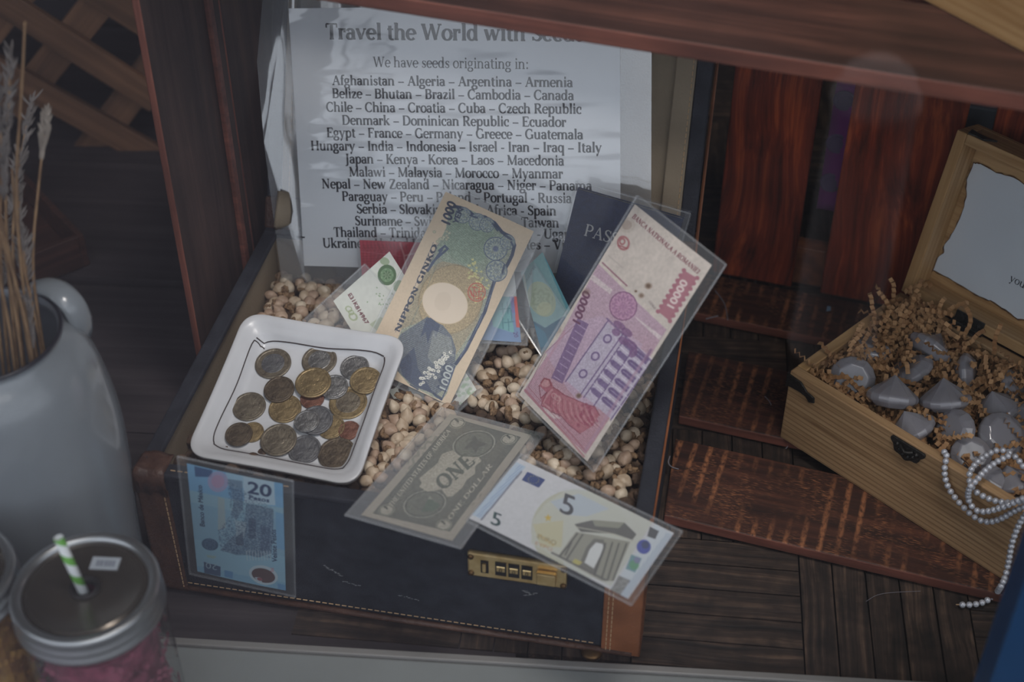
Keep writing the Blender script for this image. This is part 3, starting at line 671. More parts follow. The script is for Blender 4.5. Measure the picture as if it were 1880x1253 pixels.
# ------------------------------------------------------------------ printed paper: colours laid down on a fine grid of the note itself
class Note:
    """a flat printed note; corners BL, BR, TR, TL as the viewer sees them; print is drawn in photo pixels traced onto the note's plane"""
    def __init__(s, corners, res=0.0004, base=(200,190,175), ss=2):
        s.c = [Vector(p) for p in corners]; BL, BR, TR, TL = s.c
        s.ex = (BR-BL); s.ey = (TL-BL); s.w = (s.ex.length+(TR-TL).length)/2; s.h = (s.ey.length+(TR-BR).length)/2
        s.n = s.ex.cross(s.ey).normalized()
        s.ux = s.ex.normalized(); s.uy = s.n.cross(s.ux)
        s.nx, s.ny = max(8, int(s.w/res)), max(8, int(s.h/res))
        s.ss = ss
        W, Hh = s.nx*ss, s.ny*ss
        s.img = np.ones((Hh, W, 3))*np.array(base, float)
        u = (np.arange(W)+.5)/W; v = (np.arange(Hh)+.5)/Hh
        uu, vv = np.meshgrid(u, v)
        P = [np.array(p) for p in s.c]
        X = (P[0][None,None,:]*((1-uu)*(1-vv))[...,None]+P[1]*(uu*(1-vv))[...,None]+P[2]*(uu*vv)[...,None]+P[3]*((1-uu)*vv)[...,None])
        F, U = np.array(_F), np.array(_U); d = X-np.array(CV); q = d@F
        s.X = 940+FPX*d[...,0]/q; s.Y = 626.5-FPX*(d@U)/q
        s.uu, s.vv = uu, vv
        s.pp = abs(s.X[0,1]-s.X[0,0])+abs(s.Y[0,1]-s.Y[0,0])
    def put(s, mask, col, a=1.0):
        k = mask*a if mask.dtype != bool else mask.astype(float)*a
        s.img += k[...,None]*(np.array(col, float)-s.img)
    def noise(s, amp, cell=3, seed=1, tint=(1,1,1)):
        r = np.random.default_rng(seed); H_, W_ = s.img.shape[:2]
        g = r.random((H_//cell+2, W_//cell+2)); yi, xi = np.arange(H_)/cell, np.arange(W_)/cell
        y0, x0 = yi.astype(int), xi.astype(int); fy, fx = (yi-y0)[:,None], (xi-x0)[None,:]
        a = g[y0][:,x0]*(1-fy)*(1-fx)+g[y0+1][:,x0]*fy*(1-fx)+g[y0][:,x0+1]*(1-fy)*fx+g[y0+1][:,x0+1]*fy*fx
        s.nf = a
        s.img *= (1+amp*(a-.5))[...,None]*np.array(tint)
    def poly(s, pts, col, a=1.0):
        s.put(s.pm(pts), col, a)
    def pm(s, pts):
        m = np.zeros(s.X.shape, bool); n = len(pts)
        for i in range(n):
            (x0,y0),(x1,y1) = pts[i], pts[(i+1)%n]
            if y0 == y1: continue
            c = ((y0 <= s.Y) != (y1 <= s.Y)) & (s.X < (x1-x0)*(s.Y-y0)/(y1-y0)+x0); m ^= c
        return m
    def em(s, cx, cy, rx, ry, ang=0):
        a = R(ang); dx, dy = s.X-cx, s.Y-cy
        u = (dx*math.cos(a)+dy*math.sin(a))/rx; v = (-dx*math.sin(a)+dy*math.cos(a))/ry
        return u*u+v*v
    def ell(s, cx, cy, rx, ry, col, ang=0, a=1.0, ring=None):
        q = s.em(cx, cy, rx, ry, ang)
        s.put((q < 1) if ring is None else ((q < 1) & (q > (1-ring)**2)), col, a)
    def line(s, pts, w, col, a=1.0):
        best = np.full(s.X.shape, 1e9)
        for (x0,y0),(x1,y1) in zip(pts[:-1], pts[1:]):
            dx, dy = x1-x0, y1-y0; t_ = np.clip(((s.X-x0)*dx+(s.Y-y0)*dy)/(dx*dx+dy*dy+1e-9), 0, 1)
            best = np.minimum(best, (s.X-x0-t_*dx)**2+(s.Y-y0-t_*dy)**2)
        s.put(best < (w/2)**2, col, a)
    def hatch(s, m, ang, per, col, a=.5, duty=.5):
        q = (s.X*math.cos(R(ang))+s.Y*math.sin(R(ang)))/per
        s.put(m & ((q-np.floor(q)) < duty), col, a)
    def grain(s, m, amp, cell=2, seed=1):
        k = s.img.copy(); s.noise(amp, cell, seed); s.img = np.where(m[...,None], s.img, k)
    def rosette(s, cx, cy, r, col, k=12, a=.6, bands=4):
        dx, dy = s.X-cx, s.Y-cy; rr = np.hypot(dx, dy); th = np.arctan2(dy, dx)
        f = np.sin(rr/r*PI*bands+np.cos(th*k)*1.6)
        s.put((rr < r) & (f > 0.1), col, a)
    def text(s, txt, p0, p1, col, hgt=None, font='sans', a=1.0, bold=1.0, up=None, fat=0.0):
        """lettering whose baseline runs from pixel p0 to p1; height in px along `up`"""
        vs, fs, wd = sans_text(txt) if font == 'sans' else serif_text(txt, bold)
        ex = np.array(p1, float)-np.array(p0, float); ln = np.hypot(*ex)
        if up is None: up = np.array([ex[1], -ex[0]])/ln
        else: up = np.array(up, float); up = up/np.hypot(*up)
        k = (hgt/0.69) if hgt else ln/wd
        pts = [np.array(p0)+ex*(x/wd)+up*(y*k) for x, y in vs]
        m = np.zeros(s.X.shape, bool)
        for ox, oy in (((0,0),) if not fat else ((-fat,0),(fat,0),(0,-fat),(0,fat),(0,0))):
            for f in fs:
                q = [pts[i]+(ox,oy) for i in f]
                for i in range(1, len(q)-1): s.tri(m, q[0], q[i], q[i+1])
        s.put(m, col, a)
    def tri(s, m, p, q, r):
        # local affine image coordinates of the triangle
        ij = [s.ij(z) for z in (p, q, r)]
        x0 = max(0, int(min(z[0] for z in ij))-1); x1 = min(m.shape[1], int(max(z[0] for z in ij))+2)
        y0 = max(0, int(min(z[1] for z in ij))-1); y1 = min(m.shape[0], int(max(z[1] for z in ij))+2)
        if x1 <= x0 or y1 <= y0: return
        xx = np.arange(x0, x1)[None,:]; yy = np.arange(y0, y1)[:,None]
        def ed(a_, b_): return (b_[0]-a_[0])*(yy-a_[1])-(b_[1]-a_[1])*(xx-a_[0])
        e0, e1, e2 = ed(ij[0],ij[1]), ed(ij[1],ij[2]), ed(ij[2],ij[0])
        m[y0:y1, x0:x1] |= ((e0 >= 0)&(e1 >= 0)&(e2 >= 0))|((e0 <= 0)&(e1 <= 0)&(e2 <= 0))
    def ij(s, px):
        p = onp(px[0], px[1], s.c[0], s.n)-s.c[0]
        x, y = p.dot(s.ux), p.dot(s.uy)
        ey = s.ey; v = y/ey.dot(s.uy); u = (x-v*ey.dot(s.ux))/s.ex.length
        return u*s.img.shape[1]-.5, v*s.img.shape[0]-.5
    def build(s, name, label, m='note_print', sleeve=None, smat='sleeve', curl=0.0, cat='banknote', group='banknotes in clear sleeves around the suitcase', sat=1.0):
        im = s.img.reshape(s.ny, s.ss, s.nx, s.ss, 3).mean(axis=(1,3)); im = im*sat+im.mean(axis=2, keepdims=True)*(1-sat)
        root = thing(name, label, cat, s.c[0], (0,0,0), group)
        rot = Matrix((s.ux, s.uy, s.n)).transposed(); root.rotation_euler = rot.to_euler()
        s.mx = Matrix.Translation(s.c[0]) @ rot.to_4x4(); inv = s.mx.inverted()
        lc = [np.array(inv @ p) for p in s.c]
        nx, ny = s.nx, s.ny
        uu, vv = np.meshgrid(np.linspace(0,1,nx+1), np.linspace(0,1,ny+1))
        X = lc[0]*((1-uu)*(1-vv))[...,None]+lc[1]*(uu*(1-vv))[...,None]+lc[2]*(uu*vv)[...,None]+lc[3]*((1-uu)*vv)[...,None]
        X[...,2] += curl*np.sin(uu*PI)*1.0
        me = bpy.data.meshes.new('paper')
        vs = X.reshape(-1,3)
        ii = (np.arange(ny)[:,None]*(nx+1)+np.arange(nx)[None,:]).ravel()
        fs = np.stack([ii, ii+1, ii+nx+2, ii+nx+1], 1)
        me.vertices.add(len(vs)); me.vertices.foreach_set('co', vs.ravel())
        me.loops.add(fs.size); me.loops.foreach_set('vertex_index', fs.ravel().astype(np.int32))
        me.polygons.add(len(fs)); me.polygons.foreach_set('loop_start', (np.arange(len(fs))*4).astype(np.int32))
        me.update(calc_edges=True)
        at = me.color_attributes.new('print', 'FLOAT_COLOR', 'CORNER')
        lin = s2l(np.clip(im, 0, 255)).reshape(-1,3)
        col = np.concatenate([lin, np.ones((len(lin),1))], 1).repeat(4, axis=0)
        at.data.foreach_set('color', col.astype(np.float32).ravel())
        o = bpy.data.objects.new('paper', me); COL.objects.link(o); o.parent = root
        me.materials.append(MATS[m])
        if sleeve:
            l, r, b_, t_ = [q/1000 for q in sleeve]
            W_, H_ = s.w, s.h
            mb = MB()
            # front and back sheets with rounded welds along the rim
            mb.box(-l, W_+r, -b_, H_+t_, 0.0006+curl, 0.0008+curl)
            mb.box(-l, W_+r, -b_, H_+t_, -0.0008, -0.0006)
            so = mb.obj('sleeve', MATS[smat], root); so['label'] = 'clear plastic sleeve'
            e = MB(); q = 0.0009
            loop = [(-l,-b_),(W_+r,-b_),(W_+r,H_+t_),(-l,H_+t_)]
            for i in range(4):
                a, c = loop[i], loop[(i+1)%4]; e.tube([(*a,0),((a[0]+c[0])/2,(a[1]+c[1])/2,0),(*c,0)], q, 6)
            e.obj('sleeve_edge', MATS['sleeve_edge'], so)
        return root
print_mat('note_print', 0.6); print_mat('card_print', 0.5)
clear('sleeve', milky=0.025, rough=0.10, refl=0.8, bump=0.2, bscale=22)
clear('sleeve_milky', milky=0.06, rough=0.2, refl=0.9, bump=0.2, bscale=22)
clear('sleeve_edge', milky=0.08, rough=0.15, refl=0.8)

def pose_corners(w_, h_, loc, rot, k=1.0):
    m = Euler(rot, 'XYZ').to_matrix(); l = Vector(loc)
    c = [l+m@Vector((x,y,0)) for x, y in ((0,0),(w_,0),(w_,h_),(0,h_))]
    return [CV+(p-CV)*k for p in c]
YEN_C = pose_corners(.076, .150, (-0.1161, 0.8513, 0.1029), (0.6634, 0.2481, -0.3748))
LEI_C = pose_corners(.0767, .155, (0.0049, 0.7544, 0.1588), (0.9531, 0.0451, -0.9474), 1.045)
DOL_C = pose_corners(.066, .156, (-0.1009, 0.6779, 0.1194), (-0.2508, -0.0022, -0.3633), 0.976)
EUR_C = pose_corners(.120, .062, (-0.0283, 0.6694, 0.1253), (0.0621, 0.0494, -0.5604), 0.992)
PES_C = pose_corners(.066, .120, (-0.2268, 0.7052, 0.0314), (1.6341, 0.105, -0.1856), 1.006)
def on_plane_quad(pxs, o, n): return [onp(x, y, o, n) for x, y in pxs]
def zz(ox, oy, s): return lambda pts: [(ox+x/s, oy+y/s) for x, y in pts]

# 1000 yen ------------------------------------------------------------------
N = Note(YEN_C, 0.00028, (206,186,160)); T = zz(680, 340, 2.847)
def P1(x, y): return T([(x, y)])[0]
sc_y = 1/2.847
N.noise(.06, 6, 3)
pan = [(415,118),(470,108),(560,150),(640,196),(720,262),(752,312),(742,360),(700,432),(668,500),(640,520),(610,640),(560,720),(500,850),(440,965),(400,1090),(375,1125),(330,1112),(200,1042),(130,960),(105,900),(190,690),(250,560),(300,440),(345,330),(395,230)]
m = N.pm(T(pan)); N.put(m, (146,150,132))
q = N.em(*P1(520,290), 46, 44); N.put(m & (q < 1.9), (136,156,134), .7); N.put(m & (q < 1), (124,148,124), .7)
N.hatch(m, 30, 2.2, (104,120,122), .4); N.hatch(m, -50, 3.4, (172,170,148), .35)
m2 = N.pm(T([(470,420),(570,470),(600,560),(560,720),(440,900),(430,800),(300,700),(150,760),(215,590),(300,440),(380,400)]))
N.put(m2, (164,150,122), .75); N.hatch(m2, 60, 2.0, (124,116,94), .4)
q = N.em(*P1(420,600), 58, 66, 30); N.put((q < 1), (168,148,112), .8); N.put((q < 1) & (q > .93), (128,116,92), .6)
# mountain and lake
mt = N.pm(T([(130,960),(105,890),(160,780),(240,730),(300,692),(330,712),(380,735),(425,790),(448,860),(440,960),(400,1060),(340,1100),(210,1040)]))
N.put(mt, (98,106,116)); N.hatch(mt, 118, 3.0, (52,62,84), .7); N.hatch(mt, 65, 3.4, (150,152,142), .35)
N.poly(T([(292,700),(318,695),(365,735),(345,800),(325,760),(300,830),(290,770),(262,800)]), (52,64,92), .85)
N.poly(T([(150,930),(230,850),(250,960),(330,1090),(240,1060),(170,1000)]), (46,58,88), .7)
N.poly(T([(330,760),(420,800),(440,900),(380,880),(330,940),(300,900)]), (156,158,148), .5)
r_ = np.random.default_rng(5)
for k in range(46):
    f = r_.random(); x = 265+f*150+r_.normal()*16; y = 1030-f*135+r_.normal()*16
    c = P1(x, y); N.ell(*c, 3.4, 3.0, (204,202,192)); N.ell(*c, .9, .9, (96,104,110))
for k in range(22):
    f = r_.random(); c = P1(240+f*190+r_.normal()*20, 1045-f*150+r_.normal()*22); N.line([c, (c[0]+r_.normal()*4, c[1]+r_.normal()*4)], 1.0, (52,64,92))
# dark outline on the right, clouds, rosettes
N.line(T([(440,112),(500,128),(540,160),(600,170),(650,200),(690,250),(735,272),(754,315),(742,365),(715,420),(672,495),(650,500),(630,560),(600,660),(545,770),(500,860),(448,935)]), 6, (44,56,84))
N.line(T([(650,500),(640,545),(612,620),(560,740),(470,900)]), 2.0, (90,104,128))
N.line(T([(375,340),(340,390),(300,450),(330,400),(405,335),(390,320),(360,345)]), 4.0, (56,70,102), .9)
for (x, y, r0, kk) in ((655,335,22,16),(660,450,20,9),(718,300,14,8),(485,160,15,10),(560,195,16,12),(610,210,14,10)):
    c = P1(x, y); N.ell(*c, r0, r0, (160,168,156), a=.8); N.rosette(*c, r0, (86,100,126), kk, .55, 4); N.ell(*c, r0, r0, (66,80,110), ring=.09, a=.7)
N.ell(*P1(655,335), 5, 5, (80,92,130), a=.7)
for k in range(40):
    f = r_.random(); c = P1(540+f*55+r_.normal()*22, 440+f*150+r_.normal()*42-20); N.ell(*c, 2.4, 2.2, (196,190,132), a=.85)
for k in range(12):
    f = k/12; c = P1(360+r_.normal()*14+f*55, 290-f*40+r_.normal()*14); N.ell(*c, 3.0, 2.8, (182,180,150), a=.9); N.ell(*c, 3.0, 2.8, (110,118,118), ring=.25, a=.6)
for (x0,y0,x1,y1,w_) in ((452,112,470,150,5),(520,160,560,175,4),(640,205,665,240,5),(700,262,735,285,6),(735,300,752,330,5),(700,420,690,460,5),(640,520,628,570,5),(600,640,585,700,4),(545,760,520,810,4),(330,1090,372,1120,6),(210,1046,250,1070,4)):
    N.line(T([(x0,y0),(x1,y1)]), w_*.7, (40,52,80), .8)
N.line(T([(180,800),(290,560),(345,420)]), 1.2, (110,124,118), .6); N.line(T([(200,830),(230,740),(300,690)]), 1.4, (84,94,104), .7)
for k in range(14):
    f = k/13; c = P1(300+f*52, 440-f*128); N.ell(c[0], c[1], 2.2, 2.2, (70,82,104), 0, .5, ring=.4)
# watermark oval
q = N.em(*P1(391,620), 43.5, 37, 28); N.put(q < 1, (214,198,178)); N.put((q < 1) & (q > .94), (190,168,134), .6)
N.ell(*P1(380,610), 15, 18, (200,184,164), 20, .5)
N.grain(m & ~(N.em(*P1(391,620), 43.5, 37, 28) < 1), .34, 2, 8); N.grain(m & ~(N.em(*P1(391,620), 43.5, 37, 28) < 1), .22, 5, 9)
# red seal
c = P1(556,562); N.ell(*c, 16.5, 17.5, (190,74,60), ring=.11, a=.8)
for (x0,y0,x1,y1) in ((530,535,560,540),(525,555,545,600),(545,530,540,580),(560,560,590,556),(570,540,566,600),(580,570,575,598),(535,580,560,585),(552,596,580,590),(585,540,592,565),(520,548,530,580),(560,525,585,535),(548,555,556,575)):
    N.line(T([(x0,y0),(x1,y1)]), 1.5, (184,70,58), .85)
# lettering
def tx(note, txt, a, b_, col, h, **k): note.text(txt, T([a])[0], T([b_])[0], col, h/2.847, **k)
N.text('1000', P1(412,222), P1(450,100), (36,46,70), 17, up=(-.9,-.42), fat=.9)
N.text('YEN', P1(456,208), P1(486,128), (50,60,84), 10, up=(-.9,-.42), fat=.5)
N.text('NIPPON GINKO', P1(150,775), P1(352,318), (38,46,66), 9.5, font='serif', bold=2.0, up=(-.9,-.42))
N.line(T([(132,770),(330,300)]), 1.0, (80,90,110), .7)
N.text('1000', P1(392,1092), P1(432,955), (60,70,90), 17, up=(-.9,-.42), fat=2.2)
N.text('1000', P1(396,1092), P1(436,955), (176,182,180), 15, up=(-.9,-.42), fat=.5)
N.line(T([(335,1100),(372,1125),(405,1050),(442,950)]), 2.2, (52,66,100), .9)
N.build('banknote', 'cream and green 1000 yen banknote with pale oval leaning on the seeds', sleeve=(3.5,7,4,6), curl=0.0015)

# 10000 lei -----------------------------------------------------------------
N = Note(LEI_C, 0.00032, (206,192,180)); T = zz(900, 330, 2.277)
N.noise(.10, 9, 4); N.noise(.07, 40, 9)
N.hatch(N.pm(T([(595,130),(890,372),(735,600),(470,350)])), 20, 3, (196,184,178), .3)
# pink and purple panel
lo = N.pm(T([(452,352),(738,628),(668,742),(400,1150),(140,885),(300,640)]))
N.put(lo, (188,152,172)); 
fr = np.clip((N.Y-590)/200, 0, 1)
N.img = np.where(lo[...,None], N.img*(1-fr[...,None])+np.array((184,116,128))*fr[...,None], N.img)
N.hatch(lo, 38, 2.0, (160,116,148), .4); N.hatch(lo, -40, 3.0, (206,178,190), .4)
N.poly(T([(415,415),(505,480),(515,462),(428,395)]), (206,186,190)); N.poly(T([(605,570),(618,585),(708,672),(718,655)]), (206,186,190))
N.line(T([(470,348),(575,445)]), 3.0, (140,70,96), .7)
c = P1 = lambda x, y: T([(x, y)])[0]
c = P1(560,530); N.ell(*c, 26, 27, (188,132,168)); N.rosette(*c, 25, (146,86,140), 14, .5, 4); N.ell(*c, 26, 27, (140,84,130), ring=.08)
pale = N.pm(T([(232,720),(350,600),(470,570),(520,600),(640,690),(560,830),(430,990),(330,880),(240,740)]))
N.put(pale, (190,158,186), .8)
# building with stepped roof, arched windows and columns
def bq(u, v):    # building frame: u along its length (up-right), v down from roof line
    o_, eu, ev = np.array((322,800)), np.array((150,-215)), np.array((225,195))
    return tuple(o_+eu*u+ev*v)
def bpoly(pts, col, a=1.0): N.poly(T([bq(*p) for p in pts]), col, a)
def bline(pts, w_, col, a=1.0): N.line(T([bq(*p) for p in pts]), w_, col, a)
bpoly([(-.25,-.12),(.75,-.30),(.80,-.12),(-.2,.06)], (112,78,136), .8)
for k in range(9): bline([(-.2+k*.11,-.10-.018*k),(-.18+k*.11,.02-.016*k)], 1.4, (196,172,200), .7)
bpoly([(-.12,.07),(1.02,.07),(1.02,.92),(-.12,.92)], (184,172,196), .9)
for v in (.08,.36,.42,.60,.90): bline([(-.14,v),(1.04,v)], 2.4, (98,68,128), .8)
for u in (.02,.36,.70): 
    N.ell(*T([bq(u+.12,.22)])[0], 9, 8, (104,76,134), -50, .85); N.ell(*T([bq(u+.12,.22)])[0], 5.5, 5, (200,184,208), -50, .8)
for k in range(6):
    u = .0+k*.18
    bpoly([(u,.46),(u+.09,.46),(u+.09,.60),(u,.60)], (110,82,140), .85)
    N.ell(*T([bq(u+.05,.46)])[0], 4, 4, (110,82,140), 0, .85)
    bpoly([(u,.66),(u+.10,.66),(u+.10,.86),(u,.86)], (104,76,134), .9); N.ell(*T([bq(u+.05,.66)])[0], 4.5, 4.5, (104,76,134), 0, .9)
    bline([(u+.135,.42),(u+.135,.92)], 1.6, (214,204,222), .8)
    bline([(u+.05,.66),(u+.05,.86)], .8, (190,176,206), .8)
bline([(1.06,.05),(1.0,.95)], 3.5, (108,76,134), .7)
for (x, y, a0, b0) in ((545,610,18,9),(575,640,16,10),(560,675,14,10),(590,690,20,10),(600,725,10,14),(530,640,12,9)):
    N.ell(*P1(x,y), a0*.7, b0*.7, (122,72,130), 35, .75)
# red muse figure and flowers
red = (174,70,88)
N.poly(T([(206,862),(222,838),(246,834),(262,850),(266,868),(290,880),(316,902),(340,912),(404,940),(440,950),(458,985),(430,1030),(380,1062),(330,1020),(300,985),(250,965),(222,948),(216,915),(238,890)]), red, .75)
N.hatch(N.pm(T([(300,900),(420,945),(450,1000),(380,1062),(300,980),(260,930)])), 70, 2.6, (206,140,146), .5)
N.ell(*P1(234,852), 9, 7, (206,150,150), 0, .7); N.line(T([(215,850),(228,832),(250,838),(258,862)]), 3, (150,50,66), .8)
N.line(T([(262,880),(240,905),(222,935),(260,962)]), 4, (202,140,146), .7); N.line(T([(270,895),(300,920),(285,940)]), 2, (206,150,150), .7)
for k in range(26): N.ell(*P1(400+r_.normal()*26, 985+r_.normal()*26), 3, 3, (160,52,84), 0, .6)
for k in range(16):       # folds of the gown
    x = 262+k*11; N.line(T([(x,898+k*5),(x-8+k*2,945+k*5),(x+6+k*3,985+k*4)]), 1.0, (214,156,158) if k % 2 else (140,44,64), .7)
N.line(T([(206,862),(214,915),(240,890),(216,945),(250,968),(300,988),(330,1024),(380,1064)]), 1.6, (136,42,62), .8); N.line(T([(266,868),(316,902),(404,940),(440,950),(460,988)]), 1.4, (136,42,62), .8)
N.ell(*P1(272,905), 6, 5, (204,146,148), 30, .8, ring=.3); N.ell(*P1(286,915), 6, 5, (204,146,148), 30, .8, ring=.3)
N.poly(T([(225,950),(300,1000),(270,1000),(235,975)]), (206,184,182), .9)
N.grain(lo, .22, 2, 14); N.grain(lo, .14, 5, 15)
# frame lines and lettering
N.line(T([(352,612),(232,722),(160,868)]), 1.2, (150,90,110), .8)
N.line(T([(146,880),(330,1080),(392,1158)]), 4, (180,92,108), .6); N.line(T([(160,868),(340,1062),(400,1136)]), 1.2, (160,70,90), .7)
N.line(T([(660,730),(560,880),(400,1130)]), 5, (176,130,158), .6); N.line(T([(672,712),(650,755)]), 5, (120,76,130), .6)
N.line(T([(310,640),(180,850)]), 5, (196,140,160), .6)
N.text('10000', P1(372,618), P1(420,478), (112,56,92), 15, font='sans', up=(-.86,-.50), fat=.9)
N.text('BANCA NATIONALA A ROMANIEI', P1(592,158), P1(868,396), (140,78,86), 9, font='serif', bold=1.9)
m = N.pm(T([(812,380),(866,412),(752,592),(704,552)])); N.put(m, (176,98,116)); N.hatch(m, 60, 2, (196,130,140), .4)
for k in range(9):
    f = k/8; N.ell(*P1(812-108*f,380+172*f), 4, 4, (176,98,116)); N.ell(*P1(866-114*f,412+180*f), 4, 4, (176,98,116))
N.text('10000', P1(762,550), P1(828,430), (224,200,196), 13, fat=.8)
c = P1(558,266); N.ell(*c, 12, 14, (172,72,80), -20, .7, ring=.3); N.ell(c[0]-2,c[1]-3, 6, 7, (172,72,80), 0, .7, ring=.5); N.line([(c[0]-9,c[1]+4),(c[0]+8,c[1]+10)], 2.5, (172,72,80), .8)
N.text('0066', P1(664,512), P1(690,545), (80,64,70), 5, font='sans', a=.6)
for (x, y, r0, a0) in ((665,446,7,.75),(636,486,6,.55),(613,468,3,.8),(374,905,6,.75),(572,190,16,.18),(402,470,9,.3),(280,630,12,.15)):
    N.ell(*P1(x,y), r0, r0*.9, (122,88,60), 0, a0*.6); N.ell(*P1(x,y), r0*.6, r0*.55, (104,70,46), 0, a0)
N.line(T([(495,318),(560,372)]), 1.2, (170,156,148), .7)
N.build('banknote', 'pink and purple 10000 lei banknote with brown spots in the thick sleeve', sleeve=(2,9,2,6), smat='sleeve', curl=0.0012, sat=.74)

# 1 dollar ------------------------------------------------------------------
N = Note(DOL_C, 0.00036, (166,160,148)); T = zz(620, 740, 2.848); P1 = lambda x, y: T([(x, y)])[0]
N.noise(.07, 7, 6)
fr_ = [(610,82),(955,180),(585,672),(186,578)]
m = N.pm(T(fr_)); N.put(m, (98,100,92)); N.hatch(m, 20, 1.7, (132,132,122), .4); N.hatch(m, -60, 2.0, (74,78,72), .4)
inn = [(628,118),(900,196),(572,630),(250,555)]
m3 = N.pm(T(inn)); N.put(m3, (112,112,102), .6); N.rosette(*P1(570,370), 75, (86,90,82), 22, .35, 12)
for (x, y) in ((712,218),(455,530)):
    c = P1(x, y); N.ell(*c, 42, 27, (96,98,90), -12, 1); N.ell(*c, 40, 25, (150,150,140), -12, 1); N.ell(*c, 37, 23, (80,84,76), -12, 1); N.rosette(*c, 36, (104,106,98), 8, .4, 5); N.ell(*c, 34, 21, (116,118,108), -12, .85); N.rosette(*c, 20, (86,90,82), 6, .45, 4)
N.poly(T([(655,245),(700,200),(715,170),(735,200),(780,215),(735,235),(722,262),(700,232)]), (78,80,74), .8)      # eagle
N.poly(T([(435,570),(478,498),(540,538),(505,565)]), (86,104,88), .8); N.poly(T([(470,505),(482,484),(500,505)]), (150,152,140), .8)   # pyramid
lob = [(545,268),(600,248),(640,280),(740,285),(752,306),(720,330),(718,372),(672,405),(655,440),(600,490),(570,492),(545,455),(470,465),(425,440),(440,420),(425,396),(480,350),(520,318)]
N.poly(T(lob), (172,168,154))
N.text('ONE', P1(552,460), P1(722,312), (84,90,80), 26, font='serif', bold=1.9, up=(-.68,-.73))
N.line(T([(530,462),(720,292)]), 1.4, (86,92,84), .6)
N.text('THE UNITED STATES OF AMERICA', P1(283,548), P1(592,150), (184,180,166), 8.5, font='serif', bold=1.5, up=(-.75,-.66))
N.text('ONE DOLLAR', P1(590,615), P1(810,330), (178,174,160), 8, font='serif', bold=1.5, up=(-.75,-.66))
N.text('IN GOD WE TRUST', P1(500,350), P1(590,250), (140,138,126), 3.5, font='serif', bold=1.4, up=(-.75,-.66))
for (x, y) in ((625,105),(895,190),(255,562),(555,640)):
    c = P1(x, y); N.ell(*c, 15, 10, (178,174,160), -10, .9); N.ell(*c, 14, 9, (88,92,84), -10, .9, ring=.15)
    N.text('1', (c[0]-2.5,c[1]+6), (c[0]+3.5,c[1]-3), (72,76,70), 9, up=(-.75,-.66))
N.grain(m, .3, 2, 17); N.grain(m, .16, 5, 18)
N.line(T(fr_+fr_[:1]), 1.2, (70,74,70), .8)
N.build('banknote', 'grey-green one dollar banknote in a milky sleeve below the seeds', sleeve=(9,8,5,5), smat='sleeve_milky')

# 5 euro --------------------------------------------------------------------
N = Note(EUR_C, 0.00036, (190,192,198)); T = zz(620, 740, 2.848); P1 = lambda x, y: T([(x, y)])[0]
N.noise(.05, 8, 8)
sw = N.em(*P1(1270,690), 92, 80, 20); N.put((sw < 1), (176,178,160)); N.put((sw < 1) & (N.X > P1(1180,0)[0]), (180,186,184), .8)
rg = N.pm(T([(1180,470),(1330,470),(1650,620),(1430,960),(1290,900),(1010,740),(1020,620),(1080,540)])); N.put(rg, (178,182,176), .8); N.hatch(rg, 40, 3, (196,196,170), .35)
N.poly(T([(1110,520),(1260,480),(1420,560),(1300,600),(1180,590)]), (160,178,204), .6)
N.poly(T([(1020,640),(1180,620),(1170,760),(1060,760)]), (190,178,120), .45)
N.poly(T([(935,310),(985,335),(750,610),(700,585)]), (166,184,204)); N.hatch(N.pm(T([(950,325),(975,335),(745,600),(722,592)])), 50, 4, (120,150,190), .6)
N.poly(T([(1660,640),(1750,685),(1500,1030),(1420,985)]), (186,196,206))
N.hatch(N.pm(T([(1720,680),(1755,690),(1512,1030),(1470,1010)])), 20, 4, (130,150,180), .6)
N.line(T([(752,612),(960,362)]), 3.2, (70,74,96), .7); N.line(T([(752,612),(960,362)]), 1.0, (190,190,200), .5)
m = N.pm(T([(992,362),(1086,405),(1052,448),(962,406)])); N.put(m, (48,66,128))
for k in range(12):
    a = k*PI/6; N.ell(*P1(1024+28*math.cos(a),405+20*math.sin(a)), .9, .9, (150,150,90))
N.text('5', P1(1150,572), P1(1222,600), (74,76,84), 37, up=(.22,-1)); N.text('5', P1(1152,572), P1(1222,600), (74,76,84), 36, up=(.22,-1)); N.text('5', P1(1155,574), P1(1225,602), (74,76,84), 36, up=(.22,-1))
N.text('5', P1(792,632), P1(842,652), (60,92,84), 24, up=(.22,-1)); N.text('5', P1(797,634), P1(847,654), (44,70,76), 24, up=(.22,-1))
st_ = [P1(1100+22*(1 if k%2==0 else .42)*math.sin(k*PI/5), 607-22*(1 if k%2==0 else .42)*math.cos(k*PI/5)) for k in range(10)]
N.poly(st_, (200,170,70))
N.text('EURO', P1(1040,712), P1(1140,752), (140,128,90), 8, up=(.22,-1)); N.text('EYPO', P1(1030,745), P1(1120,782), (180,120,80), 6, up=(.22,-1), a=.7)
for k in range(5): N.ell(*P1(1060+k*16, 700+k*12), 2.4, 2.4, (186,150,80), 0, .5)
